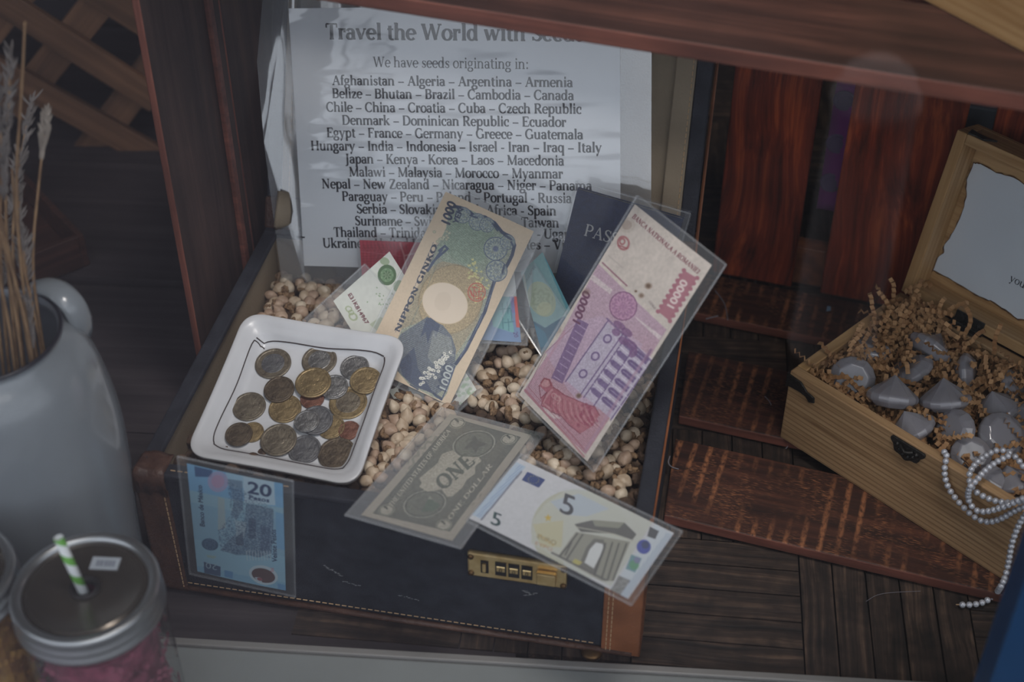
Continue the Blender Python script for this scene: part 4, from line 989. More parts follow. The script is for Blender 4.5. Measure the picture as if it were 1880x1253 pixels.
# arch
dk = (92,92,92)
N.poly(T([(1238,640),(1335,618),(1498,630),(1562,690),(1540,720),(1450,690),(1270,680)]), dk, .9)
N.poly(T([(1330,618),(1500,630),(1470,660),(1345,650)]), (150,152,136), .8); N.line(T([(1245,655),(1440,690),(1545,730)]), 2, (176,176,160), .8)
N.poly(T([(1245,680),(1530,730),(1440,935),(1380,935),(1150,810)]), (140,140,128), .9)
N.poly(T([(1300,760),(1340,715),(1390,720),(1402,760),(1350,900),(1260,855)]), (112,112,108)); N.poly(T([(1318,770),(1350,735),(1385,742),(1390,770),(1338,870),(1290,840)]), (200,204,206))
for (x0,y0,x1,y1) in ((1252,690,1160,810),(1280,695,1196,825),(1400,740,1340,905),(1436,735,1380,920),(1470,740,1410,930),(1510,740,1440,930),(1222,735,1190,800)):
    N.line(T([(x0,y0),(x1,y1)]), 3.0, (84,84,84), .8)
N.line(T([(1120,790),(1240,850),(1400,930)]), 4, (98,98,98), .8); N.poly(T([(1240,820),(1280,838),(1262,855),(1225,840)]), (190,180,90), .8)
# foil strip patches
N.poly(T([(1632,650),(1680,672),(1660,715),(1618,700)]), (88,90,96)); N.ell(*P1(1600,755), 13, 13, (72,84,170)); N.ell(*P1(1608,745), 7, 7, (70,80,120))
m = N.pm(T([(1535,795),(1590,815),(1555,890),(1505,870)])); N.put(m, (110,150,160)); N.ell(*P1(1550,850), 9, 9, (96,160,110), 0, .7); N.ell(*P1(1565,825), 6, 6, (130,120,170), 0, .7)
m = N.pm(T([(1470,905),(1530,930),(1475,1010),(1425,985)])); N.put(m, (140,142,142)); N.noise(.0, 3, 2); N.put(m & (N.nf > .6), (104,106,108), .7)
N.build('banknote', 'white and grey 5 euro banknote overhanging the suitcase rim', sleeve=(0.5,4,3,4), curl=0.001, sat=.8)

# 20 pesos ------------------------------------------------------------------
N = Note(PES_C, 0.0004, (128,180,216)); T = zz(300, 820, 4.177); P1 = lambda x, y: T([(x, y)])[0]
N.noise(.05, 8, 12)
for (y0, y1, c) in ((135,330,(120,178,222)),(330,420,(150,190,204)),(420,700,(136,178,200)),(700,900,(150,192,210)),(900,1115,(130,180,206))):
    N.poly(T([(170,y0),(950,y0+150),(950,y1+150),(170,y1)]), c, .7)
N.poly(T([(480,195),(620,215),(625,320),(500,300)]), (176,208,224), .7)
N.poly(T([(612,205),(850,255),(858,452),(622,428)]), (180,208,224)); N.poly(T([(848,268),(918,285),(925,390),(855,375)]), (112,172,216), .7); N.poly(T([(858,500),(926,520),(934,800),(870,780)]), (112,170,214), .8)
N.poly(T([(238,152),(378,180),(372,232),(244,232)]), (66,100,148)); N.poly(T([(310,885),(440,920),(440,995),(314,970)]), (70,96,130)); N.poly(T([(470,945),(536,960),(532,1010),(470,995)]), (96,150,196))
N.poly(T([(875,1050),(936,1064),(938,1112),(880,1100)]), (104,160,206))
N.ell(*P1(420,268), 19, 19, (184,160,196), 0, .7); N.ell(*P1(420,265), 12, 12, (206,140,166), 0, .5)
# ruin with columns, stepped in blue-grey
bl_ = (84,108,136)
N.poly(T([(500,245),(608,262),(612,480),(560,560),(520,520),(540,430)]), bl_, .55); N.poly(T([(420,380),(470,400),(480,620),(420,640)]), (186,184,170), .5)
N.poly(T([(640,430),(845,480),(846,580),(830,820),(730,850),(640,830),(560,830),(440,790),(500,720),(620,600)]), bl_, .6)
N.poly(T([(655,545),(712,555),(712,700),(655,705)]), (56,80,116), .7); N.poly(T([(745,600),(822,620),(815,800),(745,800)]), (66,92,130), .6)
N.poly(T([(550,560),(640,580),(620,700),(560,690)]), (170,192,204), .7)
N.noise(.0, 3, 21); bm_ = N.pm(T([(490,245),(846,480),(830,860),(440,800),(420,640),(520,520)])); N.put(bm_ & (N.nf > .62), (58,80,112), .55); N.put(bm_ & (N.nf < .3), (176,196,206), .4)
for x in range(640, 830, 22): N.line(T([(x,800),(x+6,870)]), 1.6, (196,206,210), .6)
N.poly(T([(555,690),(612,660),(618,760),(560,750)]), (58,80,110), .6)
N.ell(*P1(358,750), 15.5, 11, (62,92,126), 10, .9); N.rosette(*P1(358,750), 11, (104,136,166), 8, .5, 3)
N.poly(T([(330,830),(410,840),(390,860),(340,850)]), (180,180,120), .35)
N.text('20', P1(640,350), P1(822,388), (44,66,106), 21, up=(.05,-1), fat=.7); N.text('20', P1(644,351), P1(826,389), (44,66,106), 21, up=(.05,-1), fat=.7); N.text('Pesos', P1(655,398), P1(812,428), (56,80,118), 7, up=(.05,-1), fat=.5)
N.text('Banco de México', P1(318,618), P1(296,300), (48,72,104), 9, up=(-1,-.16), fat=.35)
N.text('Veinte Pesos', P1(872,888), P1(862,640), (46,72,108), 9, up=(-1,-.16), fat=.35)
N.text('20', P1(418,906), P1(326,888), (150,180,196), 10.5, up=(-.05,1))
N.ell(*P1(768,985), 27, 17, (186,206,216), 18); N.ell(*P1(768,988), 22, 12.5, (96,72,74), 18); N.poly(T([(700,1000),(740,1000),(760,1040),(720,1030)]), (186,206,216), .9); N.ell(*P1(740,1015), 5, 3, (150,90,96), 18)
N.text('20', P1(820,958), P1(846,962), (206,110,120), 7, up=(.05,-1))
N.build('banknote', 'light blue 20 pesos banknote upright against the suitcase front', sleeve=(6,7,5,5), curl=0.0006, sat=.88)

# notes half hidden behind the yen -----------------------------------------
yn = (YEN_C[1]-YEN_C[0]).cross(YEN_C[3]-YEN_C[0]).normalized()
def behind(pxs, d): return on_plane_quad(pxs, YEN_C[0]-yn*d, yn)
N = Note(behind([(772,812),(875,716),(715,462),(612,553)], .007)[0:4], 0.0005, (204,206,198)); T = zz(320, 480, 2.848); P1 = lambda x, y: T([(x, y)])[0]
N.noise(.05, 8, 31)
N.text('E31K814967', P1(905,172), P1(1000,330), (104,56,60), 7, fat=.4)
N.poly(T([(1020,330),(1080,290),(1130,330),(1200,420),(1080,380)]), (150,164,130), .6)
c = P1(1112,72); N.ell(*c, 17, 19, (88,112,84)); N.ell(*c, 12, 13, (112,140,108), ring=.4); N.rosette(*c, 12, (160,176,150), 7, .5, 2); N.ell(*P1(1100,0), 9, 7, (120,142,104), 20, .6); N.ell(*P1(1172,130), 9, 11, (120,142,104), 20, .8)
for (x, y, r0) in ((912,250,7),(935,290,9),(925,268,6)): N.ell(*P1(x,y), r0, r0*.8, (146,160,116), 30, .7, ring=.4)
for k in range(34): N.ell(*P1(1110+r_.normal()*34, 210+r_.normal()*45), 1.2, 1.2, (110,140,96), 0, .8)
for k in range(20): N.ell(860+r_.normal()*9, 718+r_.normal()*12, 4, 3, (130,160,120), 0, .5)
N.build('banknote', 'white banknote with green emblem and serial number behind the yen note', sleeve=(3,4,3,3), smat='sleeve')
N = Note(behind([(846,622),(957,629),(941,470),(828,462)], .016), 0.0006, (196,200,200)); T = zz(680, 340, 2.847); P1 = lambda x, y: T([(x, y)])[0]
N.poly([(800,545),(960,545),(960,640),(800,640)], (126,128,176)); N.poly([(800,575),(960,575),(960,640),(800,640)], (112,156,186), .6)
N.poly([(900,545),(936,545),(944,612),(905,600)], (120,186,176), .7); N.poly(T([(750,583),(768,583),(788,745),(762,745)]), (216,84,70), .9)
for (x, y) in ((690,620),(715,610),(735,650),(690,690),(720,700)): N.line(T([(x,y),(x+4,y+60)]), 2, (70,120,130), .7)
for (x, y) in ((680,650),(700,720)): N.line(T([(x,y),(x+50,y-6)]), 2, (70,120,130), .7)
N.text('20', P1(745,768), P1(752,796), (90,60,110), 8, up=(1,-.1)); N.text('CONFOEDERATIO', P1(736,590), P1(752,640), (110,60,90), 3, up=(1,0), a=.5)
N.build('banknote', 'teal and violet banknote with red strip and number 20 behind the yen note', sleeve=(2,4,2,3), smat='sleeve')
SHN = Vector((-0.2204, -0.8888, 0.4019)).normalized(); SHO = CV+(Vector((-0.1819, 1.0284, 0.0631))-CV)*0.955
N = Note(on_plane_quad([(668,560),(790,566),(788,446),(660,441)], SHO+SHN*.012, SHN), 0.0006, (186,52,70)); T = zz(470, 0, 2.506); P1 = lambda x, y: T([(x, y)])[0]
N.noise(.15, 10, 41); N.hatch(N.pm([(660,440),(740,445),(738,500),(666,500)]), 0, 7, (150,34,52), .5); N.hatch(N.pm([(660,440),(740,445),(738,500),(666,500)]), 88, 5, (206,90,100), .3)
N.line([(735,447),(742,470),(778,462)], 3.5, (216,150,150), .8); N.line([(742,470),(748,510)], 3.5, (216,150,150), .8); N.line([(692,445),(700,462),(690,480)], 2, (150,30,50), .7); N.line([(662,462),(735,470)], 1.2, (220,120,126), .6)
for k in range(12): N.line([(668+k*7,450),(670+k*7,458)], 1.4, (130,28,46), .7)
N.build('banknote', 'red banknote in front of the printed sheet behind the white note', sleeve=(3,3,3,2), smat='sleeve')
bn_o = atz(1010, 640, 0.10); bn_n = Vector((-0.35, -0.72, 0.6)).normalized()
N = Note(on_plane_quad([(994,648),(1062,600),(996,463),(956,501)], bn_o, bn_n), 0.0005, (128,166,168)); T = zz(900, 330, 2.277); P1 = lambda x, y: T([(x, y)])[0]
N.noise(.06, 8, 51); N.ell(*P1(215,500), 24, 34, (164,172,132), -25, .8); N.rosette(*P1(212,500), 22, (124,140,110), 6, .4, 4); N.ell(*P1(225,540), 14, 12, (190,186,140), -25, .5)
N.poly(T([(160,580),(230,620),(310,570),(340,620),(215,730)]), (52,96,126), .9); N.poly(T([(180,600),(230,640),(250,700),(210,700)]), (60,130,160), .6)
N.text('SA16 829752', P1(155,430), P1(222,352), (60,80,90), 4.5, up=(-.7,-.7)); N.line(T([(235,330),(325,540)]), 6, (64,140,156), .7); N.line(T([(140,400),(168,580)]), 4, (200,206,196), .8)
N.build('banknote', 'turquoise and yellow banknote between the yen and the lei notes', sleeve=(1.5,4,2,4), smat='sleeve', sat=.85)

# ------------------------------------------------------------------ laminated sheet with the list of countries
SHC = pose_corners(.2794, .2159, (-0.1819, 1.0284, 0.0631), (1.1544, -0.1114, -0.1939), 0.955)
sh_r = Euler((1.1544, -0.1114, -0.1939), 'XYZ').to_matrix(); SHM = Matrix.Translation(SHC[0]) @ sh_r.to_4x4(); SHI = SHM.inverted()
SHN = sh_r @ Vector((0,0,1)); sw_, sh_ = .2794*.955, .2159*.955
sheet = thing('laminated_sheet', 'laminated white sheet listing countries the seeds come from, leaning in the lid', 'sign', SHC[0], sh_r.to_euler())
M_PAPER = mat('white_paper', L(228,232,238), 0.7)
clear('laminate', milky=0.02, rough=0.06, refl=2.7, bump=0.9, bscale=15, stretch=(.55, 2.6, 1), bdetail=1.5)
clear('laminate_rim', milky=0.12, rough=0.08, refl=3.6, bump=1.0, bscale=14, stretch=(2.0, .5, 1), milk=(.7,.74,.8))
M_INK = mat('black_ink', L(46,46,52), 0.7)
def shp(px, py): return SHI @ onp(px, py, SHC[0], SHN)
MB().box(0, sw_, 0, sh_+.004, -.00015, 0).obj('paper', M_PAPER, sheet)
pl_, pr_ = shp(484, 200), shp(1196, 300)
pb_ = shp(800, 527).y
def bow(x, y): return 0.0012*math.sin(x*23+1)*math.sin(y*17)
def sheet_grid(x0, x1, y0, y1, z, name, m, nx=24, ny=18, par=None, rough=0.0):
    vs = [(x0+(x1-x0)*i/nx, y0+(y1-y0)*j/ny, z+rough*math.sin(i*1.3+j*.4)*math.sin(j*.7)) for j in range(ny+1) for i in range(nx+1)]
    fs = [(j*(nx+1)+i, j*(nx+1)+i+1, (j+1)*(nx+1)+i+1, (j+1)*(nx+1)+i) for j in range(ny) for i in range(nx)]
    return MB().add(vs, fs).obj(name, m, par, smooth=True)
lam = sheet_grid(0, sw_, 0, sh_+.004, .0011, 'laminate', MATS['laminate'], par=sheet, rough=.00025)
lam['label'] = 'glossy clear laminate'
pb2 = MB()
x0, x1, y0, y1 = pl_.x, pr_.x, pb_, sh_+.02
pb2.add([(x0-.004,y1,0),(0,y1,0),(0,0,0),(0,y0,0),(x0+.006,y0,0),(x0,sh_*.5,.004)], [(0,5,4,3,2,1)])
pb2.add([(0,y0,0),(0,0,0),(sw_,0,0),(sw_,y0,0)], [(0,3,2,1)])
pb2.add([(sw_,y0,0),(sw_,y1,0),(x1,y1,.001),(x1,y0,.001)], [(0,3,2,1)])
pb2.add([(0,sh_+.004,0),(0,y1,0),(sw_,y1,0),(sw_,sh_+.004,0)], [(0,3,2,1)])
o = pb2.obj('laminate_rim', MATS['laminate_rim'], sheet, smooth=False); sm_ = o.modifiers.new('thick', 'SOLIDIFY'); sm_.thickness = .0004; o['label'] = 'clear laminate border'
LINES = [('Travel the World with Seeds', 598, 1072, 72, 1.65), ('We have seeds originating in:', 685, 971, 123, 1.1),
 ('Afghanistan – Algeria – Argentina – Armenia', 610, 1052, 156, 1.6), ('Belize – Bhutan – Brazil – Cambodia – Canada', 610, 1054, 180, 1.6),
 ('Chile – China – Croatia – Cuba – Czech Republic', 599, 1068, 205, 1.6), ('Denmark – Dominican Republic – Ecuador', 628, 1040, 229, 1.6),
 ('Egypt – France – Germany – Greece – Guatemala', 600, 1071, 252, 1.6), ('Hungary – India – Indonesia – Israel - Iran – Iraq – Italy', 571, 1105, 276, 1.6),
 ('Japan – Kenya - Korea – Laos – Macedonia', 634, 1036, 300, 1.6), ('Malawi – Malaysia – Morocco – Myanmar', 641, 1034, 324, 1.6),
 ('Nepal – New Zealand – Nicaragua – Niger – Panama', 591, 1087, 346, 1.6), ('Paraguay – Peru – Poland – Portugal - Russia', 628, 1050, 369, 1.6),
 ('Serbia – Slovakia – South Africa - Spain', 655, 1022, 392, 1.6), ('Suriname – Switzerland – Syria - Taiwan', 652, 1027, 414, 1.6),
 ('Thailand – Trinidad & Tobago – Turkey - Uganda', 613, 1072, 435, 1.6), ('Ukraine – United Kingdom – United States – Vietnam', 593, 1100, 455, 1.6)]
b = MB()
for txt, xa, xb, yy, bold in LINES:
    vs, fs, wd = serif_text(txt, bold); a_, c_ = shp(xa, yy), shp(xb, yy+4)
    d_ = c_-a_; k = d_.length/wd; ux = d_.normalized(); uy = Vector((-ux.y, ux.x, 0)); ky = k*1.0
    hpx = {0: 29, 1: 19}.get(LINES.index((txt, xa, xb, yy, bold)), 17.5)     # cap height in px
    ky = (shp(xa, yy-hpx)-shp(xa, yy)).length/.68
    b.add([tuple(a_+ux*(p[0]*k)+uy*(p[1]*ky)+Vector((0,0,.0002))) for p in vs], fs)
o = b.obj('lettering', M_INK, sheet); o['label'] = 'black printed list of countries'

# ------------------------------------------------------------------ passport in a clear cover
PPC = pose_corners(.088, .125, (0.0275, 0.9598, 0.0565), (1.3705, 0.1542, -0.2673), 0.955)
pr3 = Euler((1.3705, 0.1542, -0.2673), 'XYZ').to_matrix(); PPM = Matrix.Translation(PPC[0]) @ pr3.to_4x4(); PPI = PPM.inverted()
pw, ph_ = .088*.955, .125*.955
pas = thing('passport', 'dark blue passport in a clear cover behind the lei note', 'passport', PPC[0], pr3.to_euler())
M_PNAVY = mat('passport_blue', L(44,54,86), 0.55, c2=L(36,44,72), vscale=300, bump=0.3, bscale=900)
MB().box(0, pw, 0, ph_, -.0007, 0).box(0, pw, 0, ph_, -.0045, -.0038).obj('cover', M_PNAVY, pas, bevel=0.0003)
MB().box(.001, pw-.001, .001, ph_-.001, -.0038, -.0007).obj('pages', mat('passport_pages', L(170,166,156), .8, var=.3, vscale=400), pas)
vs, fs, wd = serif_text('PASSPORT', 1.1)
a_ = PPI @ onp(1071, 432, PPC[0], pr3 @ Vector((0,0,1))); k = (pw-2*a_.x)/wd
MB().add([(a_.x+p[0]*k, a_.y+p[1]*k*1.25, .0003) for p in vs], fs).obj('lettering', mat('silver_print', L(176,176,176), .45), pas)
MB().box(-.002, pw+.004, -.003, ph_+.006, .0006, .0009).box(-.002, pw+.004, -.003, ph_+.006, -.0056, -.0053).obj('clear_cover', MATS['sleeve'], pas)
e = MB()
lp = [(-.002,-.003),(pw+.004,-.003),(pw+.004,ph_+.006),(-.002,ph_+.006)]
for i in range(4): e.tube([(*lp[i],0),((lp[i][0]+lp[(i+1)%4][0])/2,(lp[i][1]+lp[(i+1)%4][1])/2,0),(*lp[(i+1)%4],0)], .0009, 6)
e.obj('clear_cover_edge', MATS['sleeve_edge'], pas)

# ------------------------------------------------------------------ square dish with coins
TRK = .131/.140
tr_l = CV+(Vector((-0.251, 0.8035, 0.0527))-CV)*TRK; tr_r = Euler((0.2589, -0.0012, -0.2515), 'XYZ')
TRM = Matrix.Translation(tr_l) @ tr_r.to_matrix().to_4x4(); TRI = TRM.inverted(); TRN = TRM.to_3x3() @ Vector((0,0,1))
TS = .131
M_CER = mat('white_glaze', L(192,193,197), 0.28, var=0.10, vscale=30, spec=0.5, bump=0.15, bscale=60)
M_CERL = mat('dark_glaze_line', L(58,50,50), 0.6)
dish = thing('square_dish', 'square white ceramic dish full of coins in the open suitcase', 'dish', tr_l, tr_r)
def dish_z(q):       # q: 0 centre .. 1 rim; height below the rim plane
    if q < .70: return -.0125
    if q < .86: f = (q-.70)/.16; return -.0125+.0085*(f*f*(3-2*f))
    f = (q-.86)/.14; return -.004+.004*math.sin(f*PI*.62)/math.sin(PI*.62)*(1 if f < .8 else 1)
def dish_pt(u, v, dz=0):      # u,v in -1..1
    q = max(abs(u), abs(v)); ang = math.atan2(v, u)
    k = 1.0
    # round the corners a little, pinch the sides
    m_ = min(abs(u), abs(v))/(q+1e-9); cr = 1-.075*max(0, (m_-.72)/.28)**2*q; pin = 1-.018*(1-m_**2)*q*q
    return (TS/2+u*TS/2*cr*pin, TS/2+v*TS/2*cr*pin, dish_z(q)+dz)
n = 57
ax = [math.copysign(abs(x)**.8, x) for x in np.linspace(-1, 1, n)]
vs = [dish_pt(u, v) for v in ax for u in ax]
fs = [(j*n+i, j*n+i+1, (j+1)*n+i+1, (j+1)*n+i) for j in range(n-1) for i in range(n-1)]
o = MB().add(vs, fs).obj('bowl', M_CER, dish, smooth=True); s_ = o.modifiers.new('thick', 'SOLIDIFY'); s_.thickness = .0048; s_.offset = -1
bv = o.modifiers.new('round', 'BEVEL'); bv.width = .0016; bv.segments = 3; bv.limit_method = 'ANGLE'; bv.angle_limit = R(50)
MB().box(.022, TS-.022, .022, TS-.022, -.0195, -.016).obj('foot', M_CER, dish, bevel=.002)
b = MB()
def dline(u0, v0, u1, v1, wob=.006):
    pts = []
    for i in range(25):
        f = i/24; u, v = u0+(u1-u0)*f, v0+(v1-v0)*f
        p = dish_pt(u+wob*math.sin(f*9+u0*3), v+wob*math.cos(f*11+v0*5), .0002); pts.append(p)
    b.tube(pts, .0005, 5)
dline(-.80, .74, .80, .80); dline(-.80, .69, -.80, -.79); dline(-.80, -.79, .78, -.80); dline(.80, .78, .79, -.80); dline(-.80, .69, -.70, .66)
b.obj('painted_line', M_CERL, dish)

M_CO = {'bronze': mat('dark_bronze_coin', L(104,92,78), .5, metal=.6, c2=L(72,63,54), vscale=260, bump=.25, bscale=500),
 'gold': mat('gold_coin', L(160,140,104), .42, metal=.65, c2=L(116,100,74), vscale=230, bump=.25, bscale=450),
 'silver': mat('silver_coin', L(160,159,158), .36, metal=.75, c2=L(104,103,104), vscale=240, bump=.3, bscale=450),
 'grey': mat('grey_coin', L(116,116,118), .5, metal=.65, c2=L(86,86,90), vscale=200, bump=.25, bscale=450),
 'copper': mat('copper_coin', L(138,98,84), .44, metal=.6, c2=L(98,64,54), vscale=260, bump=.25, bscale=450),
 'nickel': mat('dull_nickel_coin', L(130,121,106), .48, metal=.65, c2=L(94,86,76), vscale=220, bump=.25, bscale=450)}
COINS = [ # px, py, diameter px, metal, layer, ring metal, label
 (501,667,66,'grey',0,'nickel','large two-tone coin alone at the upper left of the dish'),
 (586,661,64,'silver',0,'nickel','big pale coin at the top middle of the dish'),
 (573,731,44,'copper',0,None,'copper coin mostly hidden under the large golden-brown coin'),
 (651,674,53,'silver',0,None,'small silver coin at the upper right touching a gold one'),
 (639,739,70,'nickel',0,'gold','big two-tone coin below the silver and gold coins at the right'),
 (613,710,52,'silver',1,None,'shiny silver coin half under the golden-brown coin'),
 (574.5,702,66,'gold',2,None,'large golden-brown coin in the centre top of the pile'),
 (671,698,58,'gold',1,None,'bright gold coin at the far right of the dish'),
 (523,750,60,'gold',0,None,'gold coin half under a dark bronze coin'),
 (512,714.5,56,'bronze',1,None,'dark bronze coin lying on a gold coin left of centre'),
 (457,746,61,'nickel',0,None,'dull yellowish coin at the left edge of the dish'),
 (608,784,50,'gold',0,None,'gold coin with its bright edge under the big dark grey coin'),
 (641,790,40,'copper',0,None,'small red copper coin at the lower right'),
 (580,771,62,'grey',1,None,'big dark grey coin beneath the smallest silver coin'),
 (563,773,47,'silver',2,None,'small silver coin lying on top of the big dark grey coin'),
 (463,793,42,'gold',0,None,'small gold coin peeking from under a dark brown one'),
 (438,797,50,'bronze',1,None,'dark brown coin over a small gold one at the lower left'),
 (559,825,60,'grey',0,None,'flat grey coin at the bottom partly under a brown-gold one'),
 (511,807,67,'nickel',1,None,'large brown-gold coin at the bottom left of the pile'),
 (618.5,833,70,'bronze',0,None,'biggest brown coin in the lower right corner of the dish')]
def coin(px, py, dpx, metal, lay, ring, label):
    th = .0017; z0 = -.0125+lay*.0018+.0001
    c = TRI @ onp(px, py, TRM @ Vector((0,0,z0+th)), TRN); e1 = TRI @ onp(px+dpx/2, py, TRM @ Vector((0,0,z0+th)), TRN)
    r = (e1-c).length
    t_ = thing('coin', label, 'coin', TRM @ Vector((c.x, c.y, z0)), tr_r, 'coins in the square dish')
    if lay: 
        t_.rotation_euler = (tr_r.to_matrix() @ Euler((random.uniform(-.02,.02), random.uniform(-.02,.02), 0)).to_matrix()).to_euler()
    r0 = r*.62 if ring else r
    rm = M_CO[ring] if ring else M_CO[metal]
    n_ = 48
    MB().lathe([(r*.30 if ring else r*.84, th-.00025),(r*.84, th-.00025),(r*.88, th+.00005),(r*.97, th+.00005),(r,th-.0002),(r,.0002),(r*.97,0),(r*.3,0)], n_).obj('rim', rm, t_, smooth=False)
    b = MB()
    rr = r*.64 if ring else r*.845
    b.lathe([(rr, th-.0002),(rr*.98,th-.00012),(.0001,th-.00012)], n_)
    f = b.obj('face', M_CO[metal], t_)
    # raised design: a worn profile-like relief and a ring of strokes
    q = MB(); rd = random.Random(int(px*7+py)); k0 = rr*.9
    a0 = rd.uniform(0, 6.28)
    for k in range(rd.randint(3,5)):
        x, y = rd.uniform(-.25,.25)*k0, rd.uniform(-.35,.35)*k0
        q.ball((x, y, th-.0002), k0*rd.uniform(.16,.34), 10, 5, (1, rd.uniform(.5,1.1), .042))
    for k in range(rd.randint(9,15)):
        a = a0+k*.26; ca, sa = math.cos(a), math.sin(a); x, y = ca*k0*.84, sa*k0*.84
        q.box(-k0*.035, k0*.035, -k0*.07, k0*.07, th-.0003, th+.0001, Matrix.Translation((x,y,0)) @ Matrix.Rotation(a, 4, 'Z'))
    q.obj('relief', M_CO[metal], t_, smooth=True)
    return t_
for c in COINS: coin(*c)

# ------------------------------------------------------------------ seeds filling the suitcase
M_SEED = [mat('pale_seed_%s' % n_, a, .5, c2=b_, vscale=90, bump=.35, bscale=250, sharp=(.35,.65)) for n_, a, b_ in
          (('cream', L(200,182,160), L(164,144,122)), ('rose', L(186,162,142), L(150,126,108)), ('straw', L(208,194,174), L(174,156,134)))]
M_DSEED = mat('wrinkled_brown_seed', L(150,122,92), .7, c2=L(84,64,48), vscale=240, bump=.8, bscale=400)
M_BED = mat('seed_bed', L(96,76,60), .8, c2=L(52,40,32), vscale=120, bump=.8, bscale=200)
def seed_mesh(name, m, r, seed):
    rd = random.Random(seed); nu, nv = 20, 14; vs = []
    for j in range(nv+1):
        th = PI*j/nv
        for i in range(nu):
            ph = 2*PI*i/nu
            rr = 1+.05*math.cos(2*ph+seed)-.10*max(0, math.cos(ph))**8*math.sin(th)**2       # a seam down one side
            rr += .22*max(0, math.cos(th))**14                                              # the beak of the seed
            rr -= .06*max(0, math.cos(ph*1+PI))**10*math.sin(th)
            vs.append((r*rr*math.sin(th)*math.cos(ph)*1.0, r*rr*math.sin(th)*math.sin(ph)*.95, r*rr*math.cos(th)*1.08))
    fs = [(j*nu+i, j*nu+(i+1)%nu, (j+1)*nu+(i+1)%nu, (j+1)*nu+i) for j in range(nv) for i in range(nu)]
    me = bpy.data.meshes.new(name); me.from_pydata(vs, [], [f[::-1] for f in fs]); me.materials.append(m)
    me.polygons.foreach_set('use_smooth', [True]*len(me.polygons)); return me
def dseed_mesh(name, m, r, seed):
    nu, nv = 28, 10; vs = []
    for j in range(nv+1):
        th = PI*j/nv
        for i in range(nu):
            ph = 2*PI*i/nu
            rr = 1+.10*math.cos(7*ph)*math.sin(th)
            vs.append((r*rr*math.sin(th)*math.cos(ph)*1.25, r*rr*math.sin(th)*math.sin(ph), r*rr*math.cos(th)*.62))
    fs = [(j*nu+i, j*nu+(i+1)%nu, (j+1)*nu+(i+1)%nu, (j+1)*nu+i) for j in range(nv) for i in range(nu)]
    me = bpy.data.meshes.new(name); me.from_pydata(vs, [], [f[::-1] for f in fs]); me.materials.append(m)
    me.polygons.foreach_set('use_smooth', [True]*len(me.polygons)); return me
SEEDS = [seed_mesh('round_seed', M_SEED[k % 3], .0051, k) for k in range(6)]
DSEEDS = [dseed_mesh('wrinkled_seed', M_DSEED, .0034, k) for k in range(3)]
_dn = (DOL_C[1]-DOL_C[0]).cross(DOL_C[3]-DOL_C[0]).normalized(); _dx = (DOL_C[1]-DOL_C[0]).normalized(); _dy = _dn.cross(_dx)
def surf(x, y):
    z = surf0(x, y); p = SM @ Vector((x, y, z)); q = p-DOL_C[0]
    if -.02 < q.dot(_dx) < .086 and -.03 < q.dot(_dy) < .175:        # the dollar's sleeve lies on the seeds and presses them down
        z = min(z, DOL_C[0].z-(_dn.x*q.x+_dn.y*q.y)/_dn.z-.0085)
    return z
def surf0(x, y):      # height of the seeds, suitcase-local x, y
    z = .078
    z += .026*math.exp(-(((x-.285)/.09)**2+((y-.06)/.10)**2))         # heaped under the lei note
    z += .012*math.exp(-(((x-.09)/.10)**2+((y-.10)/.09)**2))
    z += .006*math.sin(x*38)*math.sin(y*31)+.012*max(0, 1-y/.09)
    return z
bed = MB(); nb = 40
for j in range(nb+1):
    for i in range(nb+1):
        x = .0075+(SW-.015)*i/nb; y = .0075+(SD-.015)*j/nb
        bed.v.append((x, y, surf(x,y)-.009))
for j in range(nb):
    for i in range(nb): bed.f.append((j*(nb+1)+i, j*(nb+1)+i+1, (j+1)*(nb+1)+i+1, (j+1)*(nb+1)+i))
k0 = len(bed.v)
bed.add([(.0075,.0075,.008),(SW-.0075,.0075,.008),(SW-.0075,SD-.0075,.008),(.0075,SD-.0075,.008)], [(0,3,2,1)])
# seed bodies the picture shows nothing of, or only deep between the others, stay in the bed
def add_mesh(mb, me, M): mb.add([v.co for v in me.vertices], [tuple(p.vertices) for p in me.polygons], M)
VIS = [[(478,505),(628,515),(640,560),(760,610),(745,625),(470,590)], [(862,590),(1010,610),(1000,660),(955,720),(1060,850),(1000,800),(860,740)],
       [(690,720),(840,735),(830,765),(680,905),(670,890)], [(940,760),(1200,690),(1180,780),(1150,920),(1060,890),(950,850)]]
def inpoly(px, py, pts):
    c = False
    for (x0,y0),(x1,y1) in zip(pts, pts[1:]+pts[:1]):
        if (y0 <= py) != (y1 <= py) and px < (x1-x0)*(py-y0)/(y1-y0)+x0: c = not c
    return c
pitch = .0094; cand = []
rows = int(SD/pitch)+1
rs = random.Random(11)
pale, dark, below = [], [], []
for j in range(rows*2):
    for i in range(int(SW/pitch)+1):
        x = .0125+i*pitch+(j % 2)*pitch/2+rs.uniform(-.0022,.0022); y = .0125+j*pitch*.80+rs.uniform(-.002,.002)
        if x > SW-.012 or y > SD-.012: continue
        z = surf(x, y)+rs.uniform(-.0032,.0028)
        px, py = project(SM @ Vector((x, y, z)))
        vis = any(inpoly(px, py, p) for p in VIS)
        isd = rs.random() < (.36 if 870 < px < 1010 or px > 1040 else .18)
        if vis: (dark if isd else pale).append((x, y, z))
        elif rs.random() < .55: below.append((x, y, z-.002, isd))
        if vis:
            for q in range(2):
                below.append((x+rs.uniform(-.004,.004), y+rs.uniform(-.004,.004), z-.0066, rs.random() < .5))
            if rs.random() < .5: dark.append((x+rs.uniform(-.005,.005), y+rs.uniform(-.005,.005), z+.0012))
